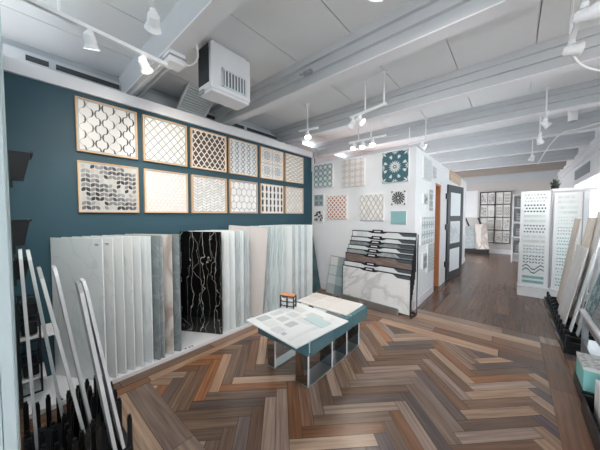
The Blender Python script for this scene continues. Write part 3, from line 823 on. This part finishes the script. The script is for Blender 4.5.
# pockets and bins mounted on the near wall
def pocket(x, z, lab, s=1.0, h=.15):
    t = thing('wall_pocket', lab, 'wall pocket', (x, 0, z), group='black pockets on the near wall')
    b = MB(); w0, w1, d0, d1 = .07*s, .10*s, .055*s, .085*s
    lo = [(-w0, 0.001, 0), (w0, .001, 0), (w0, d0, 0), (-w0, d0, 0)]; hi = [(-w1, .001, h), (w1, .001, h), (w1, d1, h), (-w1, d1, h)]
    b._add(lo+hi, [(3, 2, 1, 0), (0, 1, 5, 4), (1, 2, 6, 5), (2, 3, 7, 6), (3, 0, 4, 7)], None)
    o = b.build('bin', BLACK, t); md = o.modifiers.new('s', 'SOLIDIFY'); md.thickness = .004
    b = MB(); b.box(-w1-.005, w1+.005, d1-.004, d1+.008, h-.008, h+.006); b.build('rim', BLACKM, t)
    b = MB(); b.box(-.012, .012, .001, .012, -.05, .0); b.build('bracket', BLACKM, t)
    return t
pocket(-2.2, 1.655, 'black open pocket high on the near left wall edge', 1.0, .15)
pocket(-2.25, 1.27, 'black tapered pocket below the highest pocket on the near wall', .85, .15)
pocket(-2.55, 1.02, 'black pocket third from the top on the near wall', .9, .13)
sh = thing('bin_shelf', 'small black shelf unit of sample bins behind the plank samples', 'shelf unit', (-2.98, .003, .09))
b = MB()
for x in (0, .245):
    for y in (0, .108): b.box(x, x+.012, y, y+.012, 0, .72)
for z in (.0, .23, .40, .56, .70): b.box(.012, .245, .002, .008, z, z+.012); b.box(.012, .245, .112, .118, z, z+.012); b.box(.002, .010, .012, .108, z, z+.012); b.box(.247, .255, .012, .108, z, z+.012)
b.build('frame', BLACK, sh)
for z, d in ((.10, .14), (.42, .22)):
    b = MB(); b.box(.0, .27, .121, d, z, z+.018); b.box(.021, .239, .012, .121, z, z+.018); b.build('shelf', TRIMW, sh)
for z in (.13, .45, .60):
    b = MB(); b.box(.03, .23, .02, .105, z, z+.09); b.build('bin', BLACKM, sh, bevel=.01)

# ------------------------------------------------------------------ ceiling fittings
# hanging air unit with a grille
ac = thing('air_unit', 'white boxed air unit with a dark slotted grille hung between two beams', 'air unit', (-2.08, 1.20, 2.575))
b = MB(); b.box(-.22, 0, .0, .44, .03, .43); b.box(-.20, -.03, .03, .41, .43, .466); b.build('casing', WHITE, ac, bevel=.006)
b = MB(); b.box(-.215, -.01, .01, .43, 0, .03); b.build('bottom_panel', TRIMW, ac, bevel=.006)
b = MB(); b.box(0, .004, .12, .37, .075, .225); b.build('grille_back', plain('grille_dark', hx('3c4348'), .6), ac)
b = MB()
for k in range(7): b.box(.004, .012, .135+k*.034, .150+k*.034, .075, .225)
b.box(.004, .014, .11, .38, .065, .078); b.box(.004, .014, .11, .38, .222, .235); b.box(.004, .014, .11, .122, .065, .235); b.box(.004, .014, .368, .38, .065, .235)
b.build('grille', LOUVRE, ac)
b = MB(); b.box(-.21, -.03, -.006, 0, .08, .42, hx('6f777c')); b.build('side_vent', DARKGAP, ac)
b = MB(); b.box(-.20, -.12, -.01, .0, -.0, .04); b.build('latch', GREYM, ac)
# louvred diffuser behind the cap of the teal wall
dv = thing('louvre_vent', 'white louvred vent panel above the teal wall cap below the air unit', 'vent', (-3.30, 1.42, 2.80), (0, math.radians(-38), math.radians(4)))
b = MB(); b.box(0, .42, 0, .02, 0, .03); b.box(0, .42, .38, .40, 0, .03); b.box(0, .02, .02, .38, 0, .03); b.box(.40, .42, .02, .38, 0, .03); b.build('frame', TRIMW, dv)
b = MB()
for k in range(11): b.box(.03+k*.034, .045+k*.034, .02, .38, .004, .026)
b.build('louvre', LOUVRE, dv)
b = MB(); b.box(.02, .40, .02, .38, .027, .03); b.build('back_plate', UPPER, dv)
# conduit, junction box and cable on the first beam
jb = thing('junction_box', 'white junction box where the track meets the first beam', 'junction box', (-2.20, .93, 2.70))
b = MB(); b.box(-.07, .07, -.06, .07, 0, .10); b.build('box', LAMPW, jb, bevel=.005)
b = MB(); b.box(-.074, .074, -.064, .074, .042, .058); b.build('lid_seam', GREYM, jb)
for k, dy in enumerate((-.02, .03)):
    o = MB(); o.cyl((-3.34, .93+dy, 2.785), (-2.26, .93+dy, 2.785), .013, n=10)
    tag(o.build('conduit', GREYM if k else CABLE), ('white', 'grey')[k]+' conduit running under the first beam to the junction box', 'conduit')
def cable(pts, r, name, lab, cat='cable', m=CABLE):
    P = [Vector(p) for p in pts]; Q = []
    for a in range(len(P)-1):
        p0, p1, p2, p3 = P[max(a-1, 0)], P[a], P[a+1], P[min(a+2, len(P)-1)]
        for q in range(6):
            u = q/6
            Q.append(.5*((2*p1)+(p2-p0)*u+(2*p0-5*p1+4*p2-p3)*u*u+(3*p1-p0-3*p2+p3)*u**3))
    Q.append(P[-1])
    rings = []; b = MB(); up = Vector((.3, .2, .93))
    for q in range(len(Q)):
        d = (Q[min(q+1, len(Q)-1)]-Q[max(q-1, 0)]).normalized(); e = d.cross(up).normalized(); f = e.cross(d)
        rings += [tuple(Q[q]+e*(r*math.cos(2*PI*h/8))+f*(r*math.sin(2*PI*h/8))) for h in range(8)]
    F = [(q*8+h, q*8+(h+1) % 8, q*8+8+(h+1) % 8, q*8+8+h) for q in range(len(Q)-1) for h in range(8)]
    b._add(rings, F+[tuple(range(8)), tuple(range(len(rings)-1, len(rings)-9, -1))], None, True)
    return tag(b.build(name, m), lab, cat)
cable([(-2.13, .96, 2.74), (-2.03, .98, 2.66), (-1.93, 1.0, 2.68), (-1.94, 1.0, 2.80), (-1.95, .98, 2.80)], .007, 'power_cord', 'white cable looping from the junction box up the first beam')

def track(name, lab, p0, p1, stems, heads, aim, energy, zrail=2.68, group='track lights under the ceiling', col=(1, .9, .78)):
    """rail from p0 to p1 (x, y), stems drop from the ceiling, heads = (fraction along rail, yaw, pitch)"""
    a = Vector((p0[0], p0[1], zrail)); c = Vector((p1[0], p1[1], zrail)); d = (c-a)
    t = thing(name, lab, 'track light', (0, 0, 0), group=group)
    b = MB(); n = Vector((-d.y, d.x, 0)).normalized()*.014
    P = [a-n, c-n, c+n, a+n]; b.prism([(p.x, p.y) for p in P], zrail-.012, zrail+.014); b.build('rail', LAMPW, t)
    for s, zt in stems:
        q = a+d*s; b = MB(); b.cyl((q.x, q.y, zrail+.013), (q.x, q.y, zt), .009, n=10); b.cyl((q.x, q.y, zt-.012), (q.x, q.y, zt), .03, n=14); b.build('stem', LAMPW, t)
    for s, yaw, pitch in heads:
        q = a+d*s
        dirv = Vector((math.cos(yaw)*math.cos(pitch), math.sin(yaw)*math.cos(pitch), -math.sin(pitch)))
        piv = q+Vector((0, 0, -.075))
        b = MB()
        b.cyl(q+Vector((0, 0, -.012)), q+Vector((0, 0, -.04)), .02, n=12)
        sd = dirv.cross(Vector((0, 0, 1))).normalized()*.036
        b.tube([q+Vector((0, 0, -.035)), piv+sd], .005); b.tube([q+Vector((0, 0, -.035)), piv-sd], .005)
        b.cyl(piv-dirv*.05, piv-dirv*.03, .018, .032, n=16); b.cyl(piv-dirv*.03, piv+dirv*.02, .032, .034, n=16); b.cyl(piv+dirv*.02, piv+dirv*.05, .034, .046, n=16, caps=False)
        h = b.build('lamp_head', LAMPW, t)
        e = MB(); e.cyl(piv+dirv*.022, piv+dirv*.034, .032, n=16); e.build('bulb', BULB, h)
        l = bpy.data.lights.new('spot', 'SPOT'); l.energy = energy; l.color = col; l.spot_size = 1.5; l.spot_blend = .8; l.shadow_soft_size = .04
        lo = bpy.data.objects.new('lamp_light', l); COL.objects.link(lo); lo.location = piv+dirv*.056
        lo.rotation_euler = dirv.to_track_quat('-Z', 'Y').to_euler()
        lo.parent = t
    return t
SP = 14
track('track_light', 'white two-headed track light running up to the junction box', (-2.13, .02), (-2.19, .87), [(.25, ZC)], [(.42, 2.6, 1.1), (.80, 2.4, .5)], None, SP)
track('track_light', 'white track light on a jointed arm, nearest to the viewer', (-1.52, .52), (-1.68, .60), [(.1, ZC)], [(.85, 2.9, .5)], None, SP)
track('track_light', 'short white track light with one head near the corner of the teal wall', (-2.42, 2.80), (-2.12, 2.86), [(.45, ZC)], [(.45, -.6, 1.1)], None, 6)
track('track_light', 'white track light with two glaring heads and two stems above the rack', (-1.60, 2.84), (-1.10, 2.74), [(.45, ZC), (.95, ZC)], [(.08, 2.9, .6), (.3, .2, .7)], None, 6)
track('track_light', 'white three-headed track light close to the partition top', (-2.16, 3.80), (-1.52, 3.80), [(.28, ZC), (.62, ZC)], [(.15, -1.8, 1.1), (.40, -1.5, 1.2), (.66, -1.2, 1.1)], None, 7)
track('track_light', 'white two-headed track light at the upper right with a trailing cable', (.28, 2.1), (.28, 2.72), [(.1, ZC), (.9, ZC)], [(.15, .3, -.1), (.8, .3, .1)], None, SP)
track('track_light', 'white single track light over the corridor, first beyond the trailing cable', (.28, 4.2), (.28, 4.62), [(.5, ZC)], [(.6, .2, .8)], None, SP)
track('track_light', 'white single track light in the corridor, second beyond the trailing cable', (.28, 5.2), (.28, 5.55), [(.5, ZC)], [(.5, 1.2, .7)], None, SP)
track('track_light', 'white track light farthest down the corridor over the display tower', (.26, 6.7), (.26, 7.15), [(.5, ZC)], [(.5, 2.0, .7)], None, SP)
track('track_light', 'added out-of-view track light brightening the nearest slabs on the ledge', (-1.0, .02), (-1.0, .42), [(.5, ZC)], [(.15, 2.75, .75), (.85, 2.45, .65)], None, 20, col=(1, .97, .93))  # lamp added out of view to brighten the near slabs
track('track_light', 'added out-of-view track light brightening the slabs behind the table', (-.55, .9), (-.55, 1.3), [(.5, ZC)], [(.15, 2.5, .65), (.85, 2.3, .6)], None, 20, col=(1, .97, .93))  # unseen lamp added to lighten the slabs past the table
track('track_light', 'added out-of-view track light brightening the partition and the stepped rack', (.02, .9), (.02, 1.3), [(.5, ZC)], [(.15, 2.15, .48), (.85, 1.95, .42)], None, 24, col=(1, .97, .93))  # unseen lamp added to lift the partition and rack
track('track_light', 'small white track light above the corner of the partition', (-1.42, 4.56), (-1.1, 4.5), [(.05, ZC), (.9, ZC)], [(.75, .2, .5)], None, SP)
cable([(.29, 2.74, 2.68), (.34, 2.82, 2.60), (.45, 2.95, 2.56), (.62, 3.2, 2.62), (.9, 3.35, 2.76)], .009, 'trailing_cord', 'white cable trailing from the upper right track light')
cable([(.45, 9.0, 2.78), (.50, 5.9, 2.72), (.75, 5.6, 2.75), (1.05, 5.55, 2.80)], .012, 'wall_conduit', 'bent white conduit running from the corridor ceiling to the right wall', 'conduit')
o = thing('ceiling_speaker', 'round white fitting on the ceiling beside the bent conduit', 'fitting', (.62, 5.35, 2.86))
b = MB(); b.cyl((0, 0, -.05), (0, 0, .18), .05, .06, n=18); b.build('body', LAMPW, o)
b = MB(); b.cyl((0, 0, -.06), (0, 0, -.05), .045, n=18); b.build('grille', GREYM, o)
o = thing('ceiling_sensor', 'small white bracket on the beam right of the air unit', 'fitting', (-1.60, 1.98, 2.86))
b = MB(); b.box(-.05, .05, -.02, .02, 0, .03); b.cyl((-.03, -.02, .0), (-.03, -.08, -.03), .012, n=10); b.cyl((.03, -.02, .0), (.03, -.08, -.03), .012, n=10); b.build('bracket', GREYM, o)

# ------------------------------------------------------------------ open panelled door
dr = thing('panelled_door', 'open dark grey door with three pale glass panels', 'door', (XP+.03, 6.16, 0.01), (0, 0, math.radians(-8.5)))
DW, DH = 1.0, 2.10
def fr(b, y0, y1, z0, z1): b.box(-.02, .02, y0, y1, z0, z1)
b = MB(); fr(b, 0, .16, 0, DH); fr(b, DW-.16, DW, 0, DH); fr(b, .16, DW-.16, 0, .17); fr(b, .16, DW-.16, DH-.16, DH); fr(b, .16, DW-.16, .68, .80); fr(b, .16, DW-.16, 1.30, 1.42)
b.build('door_frame', DARKWOOD, dr, bevel=.003)
for z0, z1, lab in ((.17, .68, 0), (.80, 1.30, 1), (1.42, DH-.16, 2)):
    p = MB(); p.col = hx('dfe5e8'); p.box(-.008, .008, .16, DW-.16, z0, z1)
    if lab == 1:
        p.M = Matrix(((0, 0, 1, .0085), (1, 0, 0, .20), (0, 1, 0, z0+.06), (0, 0, 0, 1)))
        pattern_mb(p, 'chevron', DW-.4, z1-z0-.12, ('c3cbd0', 'dfe5e8', 4, 7))
    p.build('panel', TILEC, dr)
for z in (.32, 1.12, 1.78):
    b = MB(); b.box(-.021, .034, -.13, .05, z, z+.12); b.build('hinge', BLACKM, dr, bevel=.004)

# ------------------------------------------------------------------ far end of the shop
# black wall rack with sixteen boards
gr = thing('wall_rack', 'black grid rack of white sample boards on the far wall', 'wall rack', (-.99, YB-.10, .40))
b = MB(); RW, RH = .92, 1.92
for z in (0, .48, .96, 1.44, 1.90): b.box(0, RW, 0, .02, z, z+.018); b.box(0, RW, .0, .09, z, z+.008)
for x in (0, RW/2-.01, RW-.015): b.box(x, x+.015, 0, .09, 0, RH)
b.build('rack_frame', BLACKM, gr)
rows_n = ('bottom', 'lower middle', 'upper middle', 'top'); cols_n = ('first', 'second', 'third', 'fourth')
for j in range(4):
    for i in range(4):
        x0 = -.99+.03+i*.225+(.012 if i > 1 else 0); z0 = .40+.025+j*.48
        t = thing('rack_board', 'white board, far black rack, %s row, %s from the dark door' % (rows_n[j], cols_n[i]), 'sample board', (x0, YB-.06, z0), group='boards in the far black rack')
        b = MB(); b.col = hx('eceae8'); b.box(0, .195, 0, .012, 0, .425)
        kind = (j*4+i) % 5
        b.M = Matrix(((1, 0, 0, .02), (0, 0, -1, -.0005), (0, 1, 0, .05), (0, 0, 0, 1)))
        if kind == 0: pattern_mb(b, 'rows', .155, .32, [('bar', 'b9b6b3')]*3)
        elif kind == 1: pattern_mb(b, 'wave', .155, .32, ('c9c7c4', 'b2afac', 7))
        elif kind == 2: pattern_mb(b, 'blob', .155, .32, ('e5e3e1', 'a29f9d'))
        elif kind == 3: pattern_mb(b, 'chevron', .155, .32, ('dddbd9', '9d9b99', 3, 8))
        else: pattern_mb(b, 'petals', .155, .32, ('c5c2bf', 0, 2))
        b.build('board', TILEC, t)
# leaning slabs on a black base beside the door
sb = thing('slab_stand', 'low black stand holding two large leaning white slabs', 'slab stand', (-1.55, 11.45, 0))
b = MB(); b.box(-.05, .90, -.1, .3, 0, .16); b.build('base', BLACK, sb, bevel=.01)
for x in (.08, .48):
    b = MB()
    b.prism([(0, 0), (.07, 0), (-.10, .9), (-.22, 1.2), (-.26, 1.17), (-.15, .85)], 0, .05)
    o = b.build('arm', BLACK, sb); o.matrix_local = Matrix.Translation((x+.3, .15, .16)) @ Matrix.Rotation(PI/2, 4, 'X')
for k, (x, lab) in enumerate(((-1.55, 'pale grey leaning slab on the black stand, next to the dark door'), (-1.12, 'white leaning slab on the black stand, next to the far black rack'))):
    t = thing('leaning_slab', lab, 'tile slab')
    wall_frame(t, (x+.12, 11.33, .165), (1, 0, 0), (-.20, .16, 1))
    b = MB(); b.box(0, .36, 0, .85+.1*k, 0, .012); b.build('tile', SLABM['grey2' if k == 0 else 'brownv'], t)
o = thing('wall_picture', 'plain white poster on the far wall behind the leaning slabs', 'poster', (-1.62, YB-.012, 1.35))
b = MB(); b.box(0, .56, 0, .01, 0, 1.05); b.build('sheet', WHITE, o)
# white bookcase of dark boards
bc = thing('white_bookcase', 'narrow white bookcase of dark sample boards past the display tower', 'bookcase', (-.02, 9.95, 0))
b = MB(); b.box(0, .03, 0, .28, 0, 2.06); b.box(.42, .45, 0, .28, 0, 2.06); b.box(.03, .42, .26, .28, 0, 2.06); b.build('body', TRIMW, bc)
for z in (.26, .76, 1.22, 1.66, 2.03):
    b = MB(); b.box(.03, .42, 0, .26, z, z+.03); b.build('shelf', TRIMW, bc)
for k, z in enumerate((.29, .79, 1.25, 1.69)):
    t = thing('bookcase_board', 'dark grey sample board on the %s shelf of the white bookcase' % ('lowest', 'second lowest', 'second highest', 'highest')[k], 'sample board', (.03, 10.05, z), group='dark boards in the white bookcase')
    b = MB(); b.col = hx('6a6c6e'); b.box(0, .30, 0, .02, 0, .31 if k == 3 else .38)
    b.M = Matrix(((1, 0, 0, .05), (0, 0, -1, -.0005), (0, 1, 0, .04), (0, 0, 0, 1)))
    pattern_mb(b, 'rows', .2, .22, [('sq', 'b5b4b2')]*3)
    b.build('board', TILEC, t)

# display tower of mosaic panels
tw = thing('display_tower', 'tall white cabinet behind the mosaic panels with a flat top', 'display tower', (.10, 6.12, 0))
b = MB(); b.box(0, .86, .12, .50, .03, .9); b.box(.40, .86, .12, .5, .9, 1.86); b.build('cabinet', WHITE, tw, bevel=.004)
b = MB(); b.box(-.01, .87, .10, .52, 0, .03); b.build('plinth', WHITE, tw)
pt = thing('panel_plinth', 'low white plinth under the two mosaic panels', 'plinth', (.10, 5.96, 0))
b = MB(); b.box(-.01, .87, 0, .255, 0, .165); b.build('body', WHITE, pt, bevel=.003)
b = MB(); b.box(-.015, .875, -.01, .255, .165, .179); b.build('cap', TRIMW, pt, bevel=.002)
b = MB(); b.box(.40, .94, .09, .54, 1.86, 1.91); b.build('top', TRIMW, tw, bevel=.004)
rowsA = [('dot', 'b4bdc1'), ('dot', '4b545a'), ('bar', 'd6dbdc'), ('dot', '68747a'), ('bar', 'd9dedf'), ('leaf', 'a9b5b9'), ('leaf', '7d8c92'), ('wave', '4d5b61'), ('bar', '86b6b6')]
rowsB = [('bar', 'dfe4e5'), ('bar', 'dbe0e1'), ('leaf', 'ccd5d7'), ('leaf', 'a5b4b8'), ('dot', '7fb6b6'), ('leaf', '93b3b6'), ('leaf', '6ba7aa'), ('dot', 'aebdc0'), ('dot', '58a0a3')]
def mpanel(x0, x1, y, z0, z1, rows, lab, rz):
    t = thing('mosaic_panel', lab, 'mosaic panel', (x0, y, z0), (0, 0, rz), group='mosaic panels on the display tower')
    W, H = x1-x0, z1-z0
    b = MB(); b.box(0, W, 0, .03, 0, H); b.build('board', WHITE, t, bevel=.003)
    b = MB(); b.col = hx('dfe5e7')
    n = len(rows); rh = (H-.06)/n
    for j in range(n): b.box(.04, W-.05, -.006, 0, .03+j*rh+.006, .03+(j+1)*rh-.006)
    b.M = Matrix(((1, 0, 0, .05), (0, 0, -1, -.0065), (0, 1, 0, .03), (0, 0, 0, 1)))
    pattern_mb(b, 'rows', W-.11, H-.06, rows)
    b.build('mosaic_strip', TILEC, t)
    b = MB(); b.box(W, W+.008, -.03, .03, 0, H); b.build('edge_guard', GREYM, t)
mpanel(.10, .49, 6.02, .18, 1.87, rowsA, 'left white panel of grey and black mosaic strips on the display tower', math.radians(3))
mpanel(.53, .86, 6.10, .18, 1.83, rowsB, 'right white panel of aqua mosaic strips on the display tower', 0)
pl = thing('potted_plant', 'small green plant in a dark pot on the display tower', 'potted plant', (.56, 6.40, 1.91))
b = MB(); b.cyl((0, 0, 0), (0, 0, .07), .05, .06, n=16); b.build('pot', BLACKM, pl)
b = MB()
for k in range(46):
    a = random.uniform(0, 2*PI); e = random.uniform(.1, 1.3); l = random.uniform(.07, .14)
    d = Vector((math.cos(a)*math.cos(e), math.sin(a)*math.cos(e), math.sin(e))); s = Vector((-math.sin(a), math.cos(a), 0))*l*.16
    q = Vector((0, 0, .065)); b.face([q, q+d*l*.5+s, q+d*l, q+d*l*.5-s])
b.build('foliage', LEAF, pl)
# grille on the right wall
o = thing('wall_grille', 'grey air grille high on the right wall near the far end', 'vent', (XR-.015, 7.5, 2.30))
b = MB(); b.box(0, .015, 0, 1.5, 0, .22); b.build('plate', GREYM, o)
b = MB()
for k in range(5): b.box(-.01, 0, .04, 1.46, .02+k*.038, .04+k*.038)
b.build('slat', GREYM, o)

# ------------------------------------------------------------------ right side: slabs in a floor rack, box, bins
fk = thing('floor_rack', 'black toothed floor rack holding leaning slabs along the right wall', 'slab rack', (.44, 3.75, 0))
b = MB(); b.box(0, .5, 0, 2.2, 0, .05); b.build('base', BLACK, fk, bevel=.004)
for k in range(12):
    y = .06+k*.18
    b = MB(); b.box(.02, .05, y, y+.03, .05, .17); b.box(.02, .48, y+.006, y+.024, .05, .10); b.build('tooth', BLACK, fk)
for k in range(3):
    b = MB(); pts = [(.0-.03*math.sin(PI*q/8), .25+.45*k+.12*q/8, .03+.07*math.sin(PI*q/8)) for q in range(9)]
    b.tube(pts, .005, 6); b.build('wire_hook', GREYM, fk)
SLABM['beige'] = marble('beige_slab', hx('d3c8be'), hx('c6bab0'), hx('dbd3cb'), .5, 5, .05, (1, .3, 1), seed=21)
SLABM['greige'] = marble('greige_slab', hx('d0d0d0'), hx('c6c6c6'), hx('d8d8d8'), .5, 5, .05, (1, .3, 1), seed=22)
def rslab(y0, w_, xb, zt, kind, lab, dx=.18, zb=.102, ang=0):
    t = thing('leaning_slab', lab, 'tile slab', group='slabs leaning in the right floor rack')
    wall_frame(t, (xb, y0+w_, zb), (math.sin(ang), -math.cos(ang), 0), (dx, 0, zt-zb))
    Lh = Vector((dx, 0, zt-zb)).length
    m = MB(); m.box(0, w_, 0, Lh, -.012, 0); m.build('tile', SLABM[kind], t, bevel=.002)
rslab(4.32, .60, .50, 1.06, 'greige', 'large greige slab standing foremost in the right floor rack', .16)
rslab(4.16, .10, .535, 1.02, 'ice', 'thin white slab edge just behind the foremost greige slab', .16)
rslab(4.06, .09, .575, 1.0, 'wood', 'thin grey slab edge next to the thin white slab', .16)
rslab(5.20, .44, .56, 1.40, 'beige', 'tall beige slab farthest back in the right floor rack', .16)
rslab(4.74, .40, .60, 1.42, 'beige', 'tall beige slab second from the back of the right floor rack', .18)
rslab(4.46, .36, .63, 1.50, 'greige', 'tallest pale slab in the right floor rack near the window', .18)
rslab(3.78, .30, .74, 1.45, 'beige', 'tall beige slab closest to the viewer in the right floor rack', .18)
# console with patterned tiles
cs = thing('display_console', 'grey console with a white top beside the right floor rack', 'console', (.52, 2.72, 0))
b = MB(); b.box(0, .55, 0, .92, .50, .53); b.build('top', TRIMW, cs, bevel=.004)
for x in (.02, .49):
    for y in (.86, .02):
        b = MB(); b.box(x, x+.04, y, y+.04, 0, .5); b.build('leg', GREYM, cs)
b = MB(); b.box(.02, .53, .48, .90, .22, .24); b.build('shelf', STEEL, cs)
b = MB(); b.box(.03, .045, .06, .86, .40, .50); b.build('apron', GREYM, cs)
def ctile(y, w_, xb, dx, z0, h, kind, P, ground, lab):
    t = thing('patterned_tile', lab, 'tile', group='patterned tiles standing on the console')
    wall_frame(t, (xb, y+w_, z0), (0, -1, 0), (dx, 0, h))
    m = MB(); m.col = hx(ground); m.box(0, w_, 0, h, -.012, 0); m.M = Matrix.Translation((0, 0, .001)); pattern_mb(m, kind, w_, h, P); m.build('tile', TILEC, t)
ctile(3.32, .29, .555, .10, .532, .47, 'flower', ('3f6b78', '9dbabd', 2), '3f6b78', 'deep blue tile with white flowers standing on the console')
ctile(3.02, .28, .545, .07, .532, .26, 'scroll', ('d9dcdc',), '4d5a61', 'grey tile with pale scrolls standing on the console')
ctile(2.74, .18, .62, .12, .532, .30, 'bigflower', ('d7d9d9', '777f84'), 'd7d9d9', 'white and grey medallion tile at the near end of the console')
t = thing('tile_stack', 'loose pale tile lying on the console top', 'tile', (.80, 3.05, .531), (0, 0, .2))
b = MB(); b.box(0, .04, 0, .26, 0, .012); b.build('tile', TILEM, t)
# teal box on a low black tray
tr = thing('low_tray', 'low black tray under the teal box by the right wall', 'tray', (.44, 2.84, 0))
b = MB(); b.box(0, .5, 0, .34, 0, .085); b.build('tray', BLACK, tr, bevel=.004)
bx = thing('teal_box', 'aqua cardboard box with a white patterned lid by the right wall', 'box', (.447, 2.86, .086))
b = MB(); b.box(0, .30, 0, .28, 0, .165); b.build('body', TEALBOX, bx, bevel=.004)
b = MB(); b.col = hx('eef0f0'); b.box(-.003, .303, -.003, .283, .165, .19); b.M = Matrix.Translation((0, 0, .19))
pattern_mb(b, 'lattice', .30, .28, ('b9c0c2', 0, 3)); b.build('lid', TILEC, bx)
nb = thing('black_bin', 'black open bin at the lower right edge of the floor', 'bin', (.42, 2.1, 0))
b = MB()
b.box(0, .4, 0, .62, 0, .02); b.box(0, .012, 0, .62, .02, .13); b.box(.388, .4, 0, .62, .02, .13); b.box(.012, .388, 0, .012, .02, .13); b.box(.012, .388, .608, .62, .02, .13)
b.build('bin', BLACK, nb, bevel=.004)
wb = thing('white_carton', 'white carton standing in the black bin', 'carton', (.475, 2.38, .021))
b = MB(); b.box(0, .25, 0, .30, 0, .26); b.build('body', WHITE, wb, bevel=.004)
b = MB(); b.box(-.002, .252, .13, .17, .05, .262); b.build('tape', TILEM, wb)

# ------------------------------------------------------------------ light
wd = bpy.data.worlds.new('World'); scn.world = wd; wd.use_nodes = True
bg = wd.node_tree.nodes['Background']; bg.inputs[0].default_value = (.93, .97, 1, 1); bg.inputs[1].default_value = 3.2

cam = bpy.data.cameras.new('Camera'); cam.sensor_width = 36; cam.lens = 248/600*36; cam.clip_start = .02
co = bpy.data.objects.new('Camera', cam); COL.objects.link(co)
co.location = (0, 0, 1.45); co.rotation_euler = (PI/2-math.atan(10/248), 0, math.atan(213/248))
scn.camera = co
scn.view_settings.view_transform = 'Standard'; scn.view_settings.look = 'None'; scn.view_settings.gamma = 1
scn.view_settings.use_curve_mapping = False
scn.view_settings.exposure = .98
